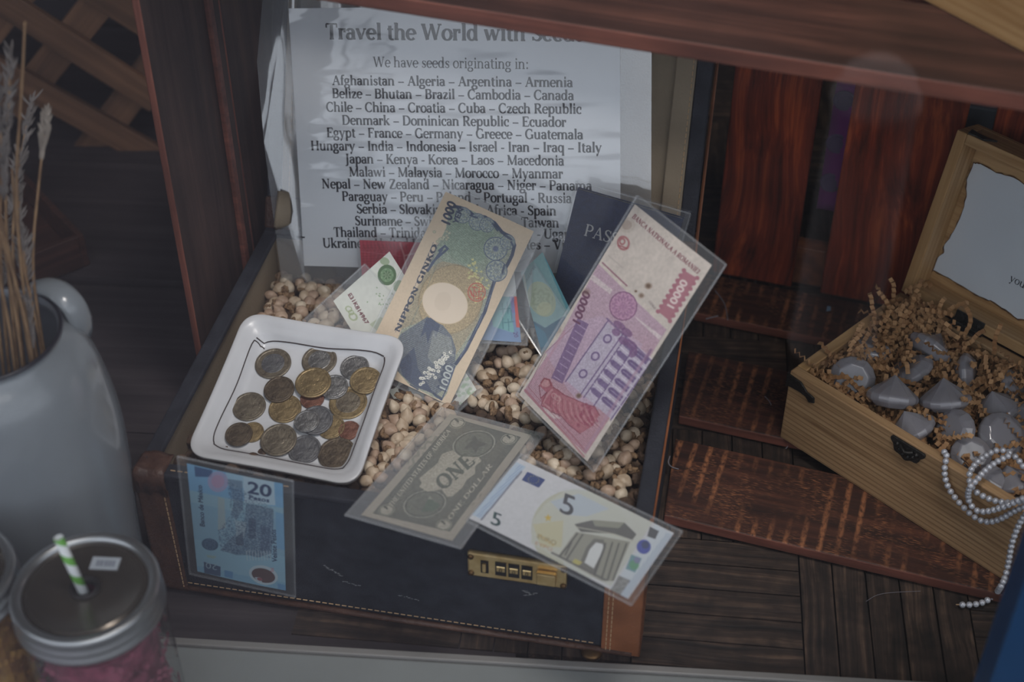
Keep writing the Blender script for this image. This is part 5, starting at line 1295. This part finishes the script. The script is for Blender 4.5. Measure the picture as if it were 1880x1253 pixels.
for x, y, z, isd in below:
    add_mesh(bed, (DSEEDS if isd else SEEDS)[0], Matrix.Translation((x,y,z)) @ Euler((rs.uniform(0,6),rs.uniform(0,6),rs.uniform(0,6))).to_matrix().to_4x4())
o = bed.obj('seed_bed', M_BED, mx=SM, smooth=True)
tag(o, 'deeper layer of seeds beneath the loose ones in the suitcase', 'seeds', kind='stuff')
def scatter(lst, meshes, name, label, group, most, lift=0):
    rs.shuffle(lst)
    for k, (x, y, z) in enumerate(lst[:most]):
        o = bpy.data.objects.new(name, meshes[k % len(meshes)]); COL.objects.link(o)
        o.location = SM @ Vector((x, y, z)); o.rotation_euler = (rs.uniform(0,6.28), rs.uniform(0,6.28), rs.uniform(0,6.28))
        q = rs.uniform(.86, 1.12); o.scale = (q, q, q)
        tag(o, label, 'seed', group)
scatter(pale, SEEDS, 'round_seed', 'pale round seed among the others heaped in the suitcase', 'pale round seeds in the suitcase', 299)
scatter(dark, DSEEDS, 'wrinkled_seed', 'small brown wrinkled seed between the pale round seeds', 'small wrinkled seeds in the suitcase', 290)

# ------------------------------------------------------------------ pine keepsake box with crystals
BYAW, BD, BH, BW = -0.8176, .1459, .0719, .252
bx_o = Vector((.2174, .8653, .0121)); BM = Matrix.Translation(bx_o) @ Matrix.Rotation(BYAW, 4, 'Z'); BI = BM.inverted()
kb = thing('keepsake_box', 'open hinged pine box holding cloudy crystals on the crate slats', 'box', bx_o, (0,0,BYAW))
M_IRON = mat('black_iron', L(46,44,42), .45, metal=.5, bump=.5, bscale=400)
tk = .009
MB().box(0, BW, 0, tk, 0, BH).obj('front_panel', M_PINE, kb, bevel=.0012)
MB().box(0, BW, BD-tk, BD, 0, BH).obj('back_panel', M_PINE, kb, bevel=.0012)
for x in (0, BW-tk):
    o = MB().box(0, BD-2*tk, 0, tk, 0, BH).obj('side_panel', M_PINE2, kb, bevel=.0008); o.location = (x+tk, tk, 0); o.rotation_euler = (0,0,PI/2)
MB().box(tk, BW-tk, tk, BD-tk, .001, .007).obj('base_panel', M_PINE, kb)
b = MB(); b.prism([(-.001,BH-.015),(-.001,BH-.003),(.012,BH-.004),(.019,BH-.010),(.026,BH-.0115),(.0268,BH-.0165),(.022,BH-.0185),(.018,BH-.015),(.012,BH-.014)], 0, .0016, Matrix.Rotation(PI/2, 4, 'X'))
b.box(-.0016, 0, -.0016, .016, BH-.016, BH-.002).obj('corner_bracket', M_IRON, kb, bevel=.0005)
cx_ = (BI @ onp(1665, 835, BM @ Vector((0,0,BH*.6)), BM.to_3x3() @ Vector((0,1,0)))).x
pr_ = [(-.014,0),(.014,0)]+[(.0145*math.cos(a)*(1+.06*math.sin(9*a)), -.015*math.sin(a)*(1+.06*math.sin(9*a))) for a in np.linspace(.1, PI-.1, 24)]
hs = MB().prism(pr_, 0, .002, Matrix.Translation((cx_,0,BH-.001)) @ Matrix.Rotation(PI/2, 4, 'X')).obj('hasp_plate', M_IRON, kb, bevel=.0004)
b = MB()
for a in np.linspace(.35, PI-.35, 6): b.ball((cx_+.009*math.cos(a), -.0022, BH-.002-.0095*math.sin(a)), .0018, 8, 5)
b.tube([(cx_-.006,-.003,BH-.004),(cx_,-.0045,BH-.007),(cx_+.006,-.003,BH-.004)], .0012, 6); b.obj('hasp_relief', M_IRON, hs, smooth=True)
# the open lid
TH = R(13.5); lm_ = Matrix.Translation((0, BD, BH+.001)) @ Matrix.Rotation(PI/2-TH, 4, 'X')      # x along, y up the lid, z towards the viewer
b = MB()
LD_ = .032
lid2 = MB().box(.0, BW, 0, BD, -LD_, -LD_+.006).obj('lid', M_PINE2, kb, mx=lm_, bevel=.001)
for a, nm in (((0,tk,0,BD,-LD_+.006,0),'lid_side'),((BW-tk,BW,0,BD,-LD_+.006,0),'lid_side')):
    o = MB().box(0, a[3]-a[2], 0, tk, a[4], a[5]).obj(nm, M_PINE2, lid2, bevel=.0008)
    o.matrix_local = Matrix.Translation((a[0]+tk, 0, 0)) @ Matrix.Rotation(PI/2, 4, 'Z')
MB().box(tk, BW-tk, 0, tk, -LD_+.006, 0).obj('lid_side', M_PINE2, lid2, bevel=.0008)
MB().box(tk, BW-tk, BD-tk, BD, -LD_+.006, 0).obj('lid_side', M_PINE2, lid2, bevel=.0008)
MB().prism([(.006,-.012),(.009,-.001),(.016,-.002),(.023,-.001),(.030,-.011),(.022,-.009),(.014,-.009)], -BD-.0014, -BD+.0002, Matrix.Rotation(PI/2, 4, 'X')).obj('lid_bracket', M_IRON, lid2, bevel=.0005)
for x in (.052, .19):
    b = MB().box(x, x+.026, .0, .010, .0, .0016).box(x, x+.026, -.001, .0005, -.001, .010)
    b.tube([(x-.001,.0,.0015),(x+.013,.0,.0015),(x+.027,.0,.0015)], .0026, 10)
    b.obj('hinge', M_IRON, lid2, bevel=.0003)
# burnt-edged paper inside the lid
ppl = [(1788,300),(1800,302),(1830,318),(1862,326),(1900,352),(1990,392),(1990,700),(1900,590),(1868,585),(1846,568),(1820,552),(1800,545),(1760,520),(1724,500),(1706,493),(1718,476),(1733,466),(1735,450),(1752,425),(1766,395),(1775,362),(1776,330)]
zi = -LD_+.0068
LMW = BM @ lm_; LMI = LMW.inverted(); ln_ = LMW.to_3x3() @ Vector((0,0,1))
def lidp(px, py): return LMI @ onp(px, py, LMW @ Vector((0,0,zi)), ln_)
pts = []
for (x0,y0),(x1,y1) in zip(ppl, ppl[1:]+ppl[:1]):
    for k in range(4):
        f = k/4; p = lidp(x0+(x1-x0)*f, y0+(y1-y0)*f); pts.append((p.x+random.uniform(-.0004,.0004), p.y+random.uniform(-.0004,.0004)))
pts = [(min(max(x, tk+.001), BW-tk-.001), min(max(y, tk+.0005), BD-tk-.001)) for x, y in pts]
nt_ = thing('paper_note', 'white paper note with burnt edges inside the pine box lid', 'paper', LMW @ Vector((0,0,zi)), LMW.to_euler())
MB().prism(pts, 0, .0005).obj('paper', mat('note_paper', L(196,202,208), .7, var=.06, vscale=20), nt_)
cxm, cym = sum(p[0] for p in pts)/len(pts), sum(p[1] for p in pts)/len(pts)
ring = [(x+(x-cxm)*.02+random.uniform(-.0006,.0006), y+(y-cym)*.02+random.uniform(-.0006,.0006)) for x, y in pts]
b = MB(); n_ = len(pts)
b.add([(x,y,.0003) for x, y in pts]+[(x,y,.0007+random.uniform(0,.0006)) for x, y in ring], [(i,(i+1)%n_,n_+(i+1)%n_,n_+i) for i in range(n_)])
b.obj('burnt_edge', mat('scorched_paper', L(112,78,46), .8, c2=L(60,40,26), vscale=150), nt_)
vs, fs, wd = serif_text('you', 1.0); a_, c_ = lidp(1853, 515), lidp(1881, 530); d_ = c_-a_; k = d_.length/wd; ux = d_.normalized(); uy = Vector((-ux.y, ux.x, 0))
MB().add([tuple(Vector((a_.x,a_.y,0))+ux*p[0]*k+uy*p[1]*k*1.05+Vector((0,0,.0007))) for p in vs], fs).obj('typewriting', M_INK, nt_)
# crinkled paper shred
M_SHRED = mat('kraft_shred', L(186,146,104), .75, c2=L(146,106,70), vscale=60)
b = MB(); rd = random.Random(3)
def crinkle(b, p, d, n_, up, wv=.0015, wd=.0017, st=.0024):
    d = Vector(d).normalized(); up = Vector(up); up = (up-d*up.dot(d)).normalized(); sd = d.cross(up)
    vs = []; q = Vector(p)
    for i in range(n_):
        h = up*(wv*(1 if i % 2 else -1))
        if q.z < BH+.003: q = Vector((min(max(q.x, tk+.003), BW-tk-.003), min(max(q.y, tk+.003), BD-tk-.003), q.z))
        vs += [q+h+sd*wd, q+h-sd*wd]
        d = (d+Vector((rd.uniform(-.25,.25), rd.uniform(-.25,.25), rd.uniform(-.25,.2)))).normalized(); q = q+d*st
        up = (up-d*up.dot(d)).normalized(); sd = d.cross(up)
    b.add(vs, [(2*i,2*i+1,2*i+3,2*i+2) for i in range(n_-1)])
for k in range(1300):
    x, y = rd.uniform(tk+.004, BW-tk-.008), rd.uniform(tk+.004, BD-tk-.006)
    if k > 950: x, y = (rd.uniform(tk+.002, .05), y) if k % 2 else (x, rd.uniform(.085, BD-tk-.004))
    z = BH-.016+rd.uniform(-.012,.009)+(.014*max(0, (y-.08)/.05) if y > .08 else 0)+(.008 if x < .03 else 0)
    crinkle(b, (x, y, z), (rd.uniform(-1,1), rd.uniform(-1,1), rd.uniform(-.25,.35)), rd.randint(7,15), (rd.uniform(-.6,.6), rd.uniform(-.6,.6), 1))
for (x, y, z, d) in ((.018,.128,.075,(.3,.2,1)),(.03,.125,.082,(.9,.1,.3)),(.012,.12,.076,(-.8,.5,.2)),(.045,.13,.078,(.4,.3,.8)),(.02,.11,.075,(-.6,-.2,.4)),(.055,.126,.076,(.8,-.5,.5)),(.07,.13,.074,(.2,.6,.8)),(.008,.09,.074,(-.5,.8,.3)),(.03,.118,.078,(.1,.9,.6)),(.004,.06,.072,(-.3,.9,.3))):
    crinkle(b, (x,y,z), d, 13, (.2,-.6,.7))
o = b.obj('paper_shred', M_SHRED, mx=BM); s_ = o.modifiers.new('thick', 'SOLIDIFY'); s_.thickness = .0002
tag(o, 'brown crinkled paper shred padding the pine box', 'paper shred', kind='stuff')
MB().box(tk+.0005, BW-tk-.0005, tk+.0005, BD-tk-.0005, .0075, BH-.034).obj('padding', M_SHRED, o)
# crystals
m, n, l, bs = principled('cloudy_crystal')
bs.inputs['Base Color'].default_value = (*L(184,181,188), 1); bs.inputs['Roughness'].default_value = .14; bs.inputs['Transmission Weight'].default_value = .5; bs.inputs['Coat Weight'].default_value = .5; bs.inputs['Coat Roughness'].default_value = .05
bs.inputs['Subsurface Weight'].default_value = .35; bs.inputs['Subsurface Radius'].default_value = (.012,.012,.014); bs.inputs['Subsurface Scale'].default_value = .5; bs.inputs['IOR'].default_value = 1.45
MATS['cloudy_crystal'] = m
def gem_mesh(r):
    b = MB(); n_ = 16; oc = [1.0 if k % 2 == 0 else math.cos(PI/8) for k in range(16)]
    vs = [(0,0,-.84*r)]
    for rad, z, o_ in ((.36,-.56,1),(1.0,-.09,0),(1.0,.13,0),(.70,.40,1)):
        for k in range(n_): a = 2*PI*k/n_; q = rad*r*(oc[k] if o_ else 1); vs.append((q*math.cos(a), q*math.sin(a), z*r))
    fs = [(0, 1+(k+2)%n_, 1+(k+1)%n_, 1+k) for k in range(0, n_, 2)]
    for j in range(3):
        o0, o1 = 1+j*n_, 1+(j+1)*n_; fs += [(o0+k, o0+(k+1)%n_, o1+(k+1)%n_, o1+k) for k in range(n_)]
    fs.append(tuple(1+3*n_+k for k in range(n_)))
    b.add(vs, fs); return b
gm = gem_mesh(.0205)
# px, py, radius px, pole direction (local z), label
GEMS = [(1564,697,43,(-.15,-.75,.65),'round crystal showing its flat face in the left corner'),
 (1598,641,42,(.2,.3,.95),'dark crystal lying behind the round one under loose shred'),
 (1706,642,46,(-.62,-.62,-.48),'crystal with its point up at the back of the box'),
 (1672,682,44,(-.5,.3,.8),'pinkish crystal lying on its side between four others'),
 (1638,728,48,(-.12,-.55,-.83),'crystal with a shallow peak next to the front panel'),
 (1775,690,42,(.85,-.3,.35),'tall crystal standing on edge behind the middle'),
 (1735,733,48,(.12,-.50,-.86),'wide crystal with its point up in the middle of the box'),
 (1674,786,44,(.45,-.35,-.82),'crystal against the front panel left of the hasp'),
 (1752,793,43,(-.7,-.3,.55),'upright oval crystal right above the iron hasp'),
 (1829,748,42,(.35,-.25,-.9),'crystal with bright ridge lines at the right'),
 (1838,802,46,(.15,-.5,.8),'crystal with a bright triangular glint near the pearls'),
 (1782,838,38,(-.1,-.6,.75),'dark crystal just behind the looped pearls'),
 (1864,712,36,(.5,-.3,.7),'crystal at the right picture edge near the lid'),
 (1810,885,36,(.5,.2,-.8),'small dark crystal inside the pearl loop'),
 (1856,885,40,(.3,-.4,-.8),'darkest crystal at the lower right of the box'),
 (1884,775,36,(-.4,-.4,.8),'crystal cut off by the right picture edge')]
gr0 = None
for k, (px, py, rp_, pole, lab) in enumerate(GEMS):
    zc_ = .0121+BH-.012+(.006 if k in (2,6,4) else 0)
    p = atz(px, py, zc_); rr = rp_*((p-CV).dot(_F))/FPX
    if gr0 is None: o = gm.obj('crystal', MATS['cloudy_crystal'], bevel=.0016, seg=3); gr0 = o
    else:
        o = gr0.copy(); COL.objects.link(o)
    o.location = p; o.rotation_euler = aim(pole, (math.cos(k*1.7), math.sin(k*1.7), .1)).to_euler(); s_ = rr/.0205; o.scale = (s_, s_, s_)
    tag(o, 'cloudy white faceted crystal, '+lab, 'crystal', 'crystals in the pine box')
for o in COL.objects:
    if o.get('category') == 'crystal': o['label'] = o['label'].replace('cloudy white faceted crystal, ', 'cloudy ')

# pearls
M_PEARL = mat('grey_pearl', L(188,190,198), .2, metal=.25, spec=.7, coat=.4)
FN = BM.to_3x3() @ Vector((0,-1,0))
def onfront(px, py, off=.004): return onp(px, py, BM @ Vector((0,-off,0)), FN)
def resample(pts, step):
    out = [Vector(pts[0])]; acc = 0
    for a, c in zip(pts[:-1], pts[1:]):
        a, c = Vector(a), Vector(c); d = (c-a).length; s0 = step-acc
        while s0 <= d: out.append(a+(c-a)*(s0/d)); s0 += step
        acc = d-(s0-step)
    return out
def smooth(pts, it=3):
    for _ in range(it):
        q = [pts[0]]
        for a, c in zip(pts[:-1], pts[1:]): q += [a*.75+c*.25, a*.25+c*.75]
        q.append(pts[-1]); pts = q
    return pts
def Z2(pts): return [(1420+x/2.161, 560+y/2.161) for x, y in pts]
zt_ = .0121+BH
pm_ = MB().ball((0,0,0), .0024, 14, 9)
pearl0 = None
def strand(label, path):
    global pearl0
    pp = resample(smooth(path), .0050); t_ = thing('pearl_strand', label, 'pearls', pp[0])
    MB().tube([p-pp[0] for p in smooth(path, 2)], .0004, 5).obj('thread', M_THREAD, t_)
    for p in pp:
        if pearl0 is None: o = pm_.obj('pearl', M_PEARL, smooth=True); pearl0 = o
        else: o = pearl0.copy(); COL.objects.link(o)
        o.parent = t_; o.location = p-pp[0]
    return t_, len(pp)
ztop = [(p, z) for p, z in ()]
pa = [atz(*Z2([(678,585)])[0], zt_+.004), atz(*Z2([(690,600)])[0], zt_+.006)]+[onfront(*q) for q in Z2([(678,640),(680,690),(700,740),(740,790),(800,848),(850,866),(905,850),(960,815),(1000,800),(1040,790)])]
strand('grey pearl strand hanging in a deep loop over the box front', pa)
pb3 = [atz(*q, zt_+.008) for q in Z2([(990,640),(960,600),(900,570),(845,595),(795,635),(772,680)])]+[onfront(*q, .006) for q in Z2([(790,735),(840,765),(900,785),(960,785),(1030,770)])]
strand('grey pearl strand curled into the round loop above the rim', pb3)
pc = [atz(*q, zt_+.013) for q in Z2([(930,600),(880,625),(830,665),(805,700),(780,715)])]+[onfront(*q, .010) for q in Z2([(768,770),(800,820),(850,822),(920,800),(985,770),(1020,760)])]
strand('grey pearl strand crossing inside the other loops', pc)
fl_z = .0045
pd = [onfront(*q, .005) for q in Z2([(1030,800),(985,850),(962,900)])]+[onfront(*q, .006) for q in Z2([(945,950),(935,1010),(927,1050)])]+[onfront(*q, .012) for q in Z2([(918,1085)])]+[onfront(*q, .022) for q in Z2([(906,1112)])]+[atz(*q, fl_z) for q in Z2([(884,1148),(840,1180),(790,1192),(724,1190)])]
strand('long thin pearl strand trailing down from the box to the parquet', pd)

# ------------------------------------------------------------------ enamel jug with dried grass
M_ENAM = mat('white_enamel', L(128,134,140), .22, var=.12, vscale=7, spec=.5, coat=.3)
M_ENIN = mat('grey_enamel_inside', L(110,114,122), .35)
M_RIMB = mat('dark_enamel_rim', L(38,38,46), .3)
JX, JY = -.3314, .7092
jug = thing('enamel_jug', 'large white enamel jug with dark rim and strap handle', 'jug', (JX, JY, 0))
prof = [(.0001,.002),(.060,.002),(.0635,.006),(.0645,.03),(.067,.08),(.070,.12),(.0712,.15),(.0712,.166),(.0705,.178),(.0690,.192),(.0668,.206),(.064,.219),(.059,.231),(.053,.239),(.0475,.245),(.0465,.2475),(.0480,.250)]
pin_ = [(.0462,.2502),(.0445,.247),(.046,.243),(.051,.236),(.057,.228),(.061,.217),(.064,.204),(.066,.19),(.068,.17),(.068,.14),(.064,.08),(.060,.012),(.0001,.008)]
o = MB().lathe(prof, 72).obj('body', M_ENAM, jug, smooth=True)
MB().lathe(pin_, 72).obj('inside', M_ENIN, jug, smooth=True)
MB().lathe([(.0480,.2495),(.0488,.2507),(.0480,.252),(.0466,.252),(.0460,.2505)], 72).obj('rim', M_RIMB, jug, smooth=True)
hp = [atz(58,528,.250), atz(85,524,.2555), atz(112,536,.256), atz(136,562,.249), atz(150,592,.236), atz(153,618,.222), atz(146,634,.207)]
hp = [p-Vector((JX,JY,0)) for p in smooth(hp, 2)]
MB().tube(hp, .0088, 10, flat=.38).obj('handle', M_ENAM, jug, smooth=True)
M_STEM = mat('dry_stem', L(140,112,82), .8, c2=L(104,80,58), vscale=80)
M_HEAD = mat('dry_seed_head', L(112,106,104), .9, c2=L(84,78,76), vscale=120)
M_HEADP = mat('pale_seed_head', L(140,132,124), .9, c2=L(108,100,94), vscale=120)
STEMS = [ # base offset x,y in jug; px path upward with plane y; head
 ((.030,.015),[(66,560),(58,470),(72,330),(82,240)],.80,'p','pale fluffy grass head on the stem farthest right'),
 ((.020,.010),[(50,580),(36,470),(28,330),(40,170),(46,40)],.78,'n','bare straight tan stem crossing the left edge upward'),
 ((.016,.02),[(44,560),(36,430),(34,330)],.82,'d','dark feathery grass head beside the pale one'),
 ((.006,.015),[(30,560),(22,450),(30,330),(52,215)],.84,'d','dark loose plume rising right of the bare stem'),
 ((.0,.01),[(20,560),(10,420),(12,260),(20,120)],.80,'d','tall dark plume at the left picture edge'),
 ((.01,.02),[(24,570),(10,480),(14,420)],.84,'d','short drooping seed head just above the rim'),
 ((.028,.0),[(58,600),(50,520),(44,455)],.76,'d','bent seed head resting low over the rim'),
 ((-.006,.0),[(8,600),(-2,440),(4,300),(-4,180)],.74,'d','plume half cut off by the left edge'),
 ((.012,-.01),[(36,620),(20,520),(4,440),(-20,330)],.72,'n','tan stem leaning out to the left'),
 ((.004,-.012),[(24,640),(6,540),(-20,440)],.71,'n','short tan stem leaning far left'),
 ((.022,-.008),[(52,630),(34,540),(14,450),(-12,340)],.73,'n','orange-tan stem in front of the others'),
 ((.034,.004),[(68,600),(46,500),(30,420),(22,310)],.77,'n','tan stem at the right of the bundle'),
 ((-.01,-.004),[(0,620),(-14,500),(-30,380)],.72,'n','stem almost hidden at the left edge'),
 ((.026,-.012),[(58,640),(40,560),(18,480),(0,420)],.71,'n','tan stem nearest the front rim')]
for (ox, oy), path, yy, kind, lab in STEMS:
    pts = [Vector((JX+ox*.75, JY+oy*.75-.004, .11))]+[aty(px, py, JY+oy+(yy-JY-oy)*min(1, (i+.35)/len(path))) for i, (px, py) in enumerate(path)]
    st_t = thing('dried_grass_stem', 'dried grass in the white jug, '+lab, 'dried grass', pts[0], (0,0,0), 'dried grass in the enamel jug')
    sp = smooth(pts, 2); rel = [p-pts[0] for p in sp]
    MB().tube(rel, [.0013-.0006*i/len(rel) for i in range(len(rel))], 6).obj('stalk', M_STEM, st_t, smooth=True)
    if kind != 'n':
        b = MB(); rd = random.Random(int(path[0][0]*31+path[0][1])); tip = rel[-1]; back = (rel[-1]-rel[-4]).normalized()
        ln = .030 if kind == 'p' else .075; nn = 130 if kind == 'p' else 120
        for k in range(nn):
            f = rd.random(); c = tip+back*(.010-f*ln)
            a = rd.uniform(0, 6.28); side = Vector((math.cos(a), math.sin(a)*.7, .2)); rad = (.0036*math.sin(PI*min(.95, f+.1))+.001) if kind == 'p' else .008*rd.random()*(1-.5*f)
            b.tube([c, c+side*rad*.6+back*.003, c+side*rad+back*.0065], [.0006,.0009,.0002], 4)
        b.obj('seed_head', M_HEADP if kind == 'p' else M_HEAD, st_t)

# ------------------------------------------------------------------ mason jars with paper shred
M_LIDM = mat('brushed_lid_metal', L(122,116,108), .22, metal=.75, c2=L(100,92,84), vscale=15)
M_BAND = mat('zinc_band', L(172,174,176), .3, metal=.85)
clear('jar_glass', milky=0.02, rough=0.03, refl=1.2)
M_RUB = mat('black_grommet', L(36,34,34), .5)
def jar(cx, cy, ztop, r, label, shred, slabel, sticker, bulge):
    t_ = thing('mason_jar', label, 'jar', (cx, cy, .0042), (0,0,0), 'mason jars on the window ledge')
    h = ztop-.0042
    pr1 = [(r*.6,.0),(r*.98,.002),(r*bulge,.008),(r*bulge,.03),(r*bulge,h-.040),(r*(bulge*.6+.38),h-.030),(r*.95,h-.020),(r*.945,h-.004)]
    MB().lathe(pr1, 56, cap0=True).obj('glass', MATS['jar_glass'], t_, smooth=True)
    MB().lathe([(r*.985,h-.0195),(r*1.03,h-.0185),(r*1.03,h-.0168),(r*.985,h-.0150),(r*.985,h-.0132),(r*1.02,h-.0122),(r*1.02,h-.0105),(r*.98,h-.0088),(r*.98,h-.0068),(r*1.01,h-.0050),(r*1.012,h-.0032),(r*.995,h-.0012),(r*.965,h),(r*.90,h-.0002),(r*.86,h-.0014),(r*.845,h-.0034)], 72).obj('screw_band', M_BAND, t_, smooth=True)
    MB().lathe([(r*.86,h-.0034),(r*.80,h-.0036),(r*.775,h-.0022),(r*.75,h-.0022),(r*.72,h-.0030),(.0075,h-.0030)], 72).obj('lid', M_LIDM, t_, smooth=True)
    MB().lathe([(.0078,h-.0030),(.0092,h-.0020),(.0085,h-.0008),(.0066,h-.0008),(.0058,h-.0024),(.0058,h-.006)], 28).obj('grommet', M_RUB, t_, smooth=True)
    if sticker:
        s0 = MB().box(-.0085, .0085, -.0048, .0048, h-.0022, h-.0019).obj('price_sticker', mat('white_label', L(176,182,190), .6), t_)
        sp = atz(193, 1035, ztop-.002)-Vector((cx,cy,0)); s0.location = (sp.x, sp.y, 0); s0.rotation_euler = (0,0,R(-3))
        b = MB(); x = -.0052
        for w_ in (.0016,.0016,.0006,.0016,.0016,.0016): b.box(x, x+w_, -.0024, .0022, h-.0019, h-.0018); x += w_+.0005
        b.obj('faded_digits', mat('faded_ink', L(128,134,146), .7), s0)
    b = MB(); rd = random.Random(int(cx*1000))
    for k in range(420):
        a = rd.uniform(0, 6.28); q = r*.96*math.sqrt(rd.uniform(.45, 1.0)); z = rd.uniform(.006, h-.03)
        d = Vector((-math.sin(a)+rd.uniform(-.3,.3), math.cos(a)+rd.uniform(-.3,.3), rd.uniform(-.8,.8)))
        p = Vector((q*math.cos(a), q*math.sin(a), z)); up = Vector((math.cos(a), math.sin(a), rd.uniform(-.4,.4))); d.normalize(); sd = d.cross(up).normalized()
        vs = []
        for i in range(5):
            c = p+d*(.0028*(i-2)); rr_ = math.hypot(c.x, c.y); c = Vector((c.x*min(1, r*.97/rr_), c.y*min(1, r*.97/rr_), min(max(c.z,.004),h-.026)))
            off = up*(-.0012 if i % 2 else 0); vs += [c+off+sd*.0018, c+off-sd*.0018]
        b.add(vs, [(2*i,2*i+1,2*i+3,2*i+2) for i in range(4)])
    b.lathe([(.001,.004),(r*.8,.004),(r*.8,h-.034),(.001,h-.03)], 24)
    o = b.obj('paper_shred', shred, loc=(cx, cy, .0042)); tag(o, slabel, 'paper shred', kind='stuff')
    return t_
M_PINK = mat('pink_paper', L(150,76,98), .8, c2=L(86,34,52), vscale=90); M_YEL = mat('yellow_paper', L(170,132,66), .8, c2=L(112,72,32), vscale=90)
JR = Vector((-0.2507, 0.5685, .176)); jar(JR.x, JR.y, JR.z, .0432, 'mason jar with pink shred, grey lid and a striped straw', M_PINK, 'pink crinkled paper filling the jar with the straw', True, 1.0)
J2 = atz(-103, 1050, .178); jar(J2.x, J2.y, .178, .0405, 'mason jar with yellow shred cut off by the left edge', M_YEL, 'yellow crinkled paper filling the jar at the left edge', False, 1.0)
# paper straw with a green spiral
m, n, l, bs = principled('striped_straw'); bs.inputs['Roughness'].default_value = .6
tcn = n.new('ShaderNodeTexCoord'); sp_ = n.new('ShaderNodeSeparateXYZ'); l.new(tcn.outputs['Object'], sp_.inputs[0])
at_ = n.new('ShaderNodeMath'); at_.operation = 'ARCTAN2'; l.new(sp_.outputs['Y'], at_.inputs[0]); l.new(sp_.outputs['X'], at_.inputs[1])
d1 = n.new('ShaderNodeMath'); d1.operation = 'DIVIDE'; d1.inputs[1].default_value = 2*PI; l.new(at_.outputs[0], d1.inputs[0])
d2 = n.new('ShaderNodeMath'); d2.operation = 'MULTIPLY'; d2.inputs[1].default_value = 1/.0155; l.new(sp_.outputs['Z'], d2.inputs[0])
ad = n.new('ShaderNodeMath'); ad.operation = 'ADD'; l.new(d1.outputs[0], ad.inputs[0]); l.new(d2.outputs[0], ad.inputs[1])
fr_n = n.new('ShaderNodeMath'); fr_n.operation = 'FRACT'; l.new(ad.outputs[0], fr_n.inputs[0])
gt = n.new('ShaderNodeMath'); gt.operation = 'GREATER_THAN'; gt.inputs[1].default_value = .58; l.new(fr_n.outputs[0], gt.inputs[0])
mx_ = n.new('ShaderNodeMix'); mx_.data_type = 'RGBA'; l.new(gt.outputs[0], mx_.inputs[0]); mx_.inputs[6].default_value = (*L(222,226,228),1); mx_.inputs[7].default_value = (*L(104,168,72),1); l.new(mx_.outputs[2], bs.inputs['Base Color'])
s0 = Vector((JR.x, JR.y, JR.z-.012)); s0 = atz(157, 1096, JR.z-.006); s1 = atz(107, 988, JR.z+.040)
d = s1-s0; ln = d.length
b = MB().lathe([(.0027,0),(.0029,0),(.0029,ln),(.0025,ln),(.0025,0)], 20)
o = b.obj('paper_straw', m, loc=s0, rot=aim(d).to_euler(), smooth=True)
tag(o, 'green and white striped paper straw standing in the jar lid', 'straw')

# ------------------------------------------------------------------ blue book at the lower right
M_BLUE = mat('blue_cover', L(22,66,108), .45, var=.12, vscale=8)
bo = aty(1867, 1110, .50); bo.z = .0042
bk_ = thing('blue_book', 'blue hardback standing on the ledge at the lower right corner', 'book', bo, (0,0,R(-6)))
hb = (aty(1878, 950, .50)).z-.0042+.004
MB().box(0, .15, 0, .0025, 0, hb).box(0, .15, .0215, .024, 0, hb).box(0, .0025, .0025, .0215, 0, hb).obj('cover', M_BLUE, bk_, bevel=.0006)
MB().box(.0025, .146, .0025, .0215, .003, hb-.003).obj('pages', mat('book_pages', L(190,186,176), .8), bk_)

# ------------------------------------------------------------------ bits of lint and a paper chip
M_LINT = mat('white_lint', L(120,116,122), .9)
def lint(pts, z, rad, label):
    q = [atz(px, py, z+.0006) for px, py in pts]; c0_ = q[0]
    o = MB().tube([p-c0_ for p in smooth(q, 2)], rad, 5).obj('lint_thread', M_LINT, loc=c0_); tag(o, label, 'lint', 'lint threads on the wood')
lint([(1313,534),(1322,545),(1332,560),(1336,588)], .0125, .0005, 'white bent lint thread on the slat behind the lei note')
lint([(1296,586),(1318,580)], .0125, .0006, 'short white lint scrap at the dark gap')
lint([(1404,728),(1412,736),(1416,744)], .0125, .0004, 'tiny pale lint fibre on the middle slat')
lint([(1432,798),(1440,808),(1448,818),(1443,824)], .004, .0005, 'curled pale lint thread below the pine box corner')
lint([(1590,1105),(1610,1092),(1640,1088),(1690,1086)], .0, .00018, 'fine pale hair lying across the dark parquet')
lint([(1230,838),(1226,850),(1232,858),(1246,862)], .0125, .0005, 'curled lint thread beside the suitcase edge')
ch = MB().prism([(0,0),(.004,.001),(.005,.006),(.002,.007)], 0, .0006).obj('paper_chip', mat('pale_blue_paper', L(120,150,176), .8), loc=atz(1517, 572, .0122)); tag(ch, 'pale blue paper chip on the back slat', 'paper scrap')
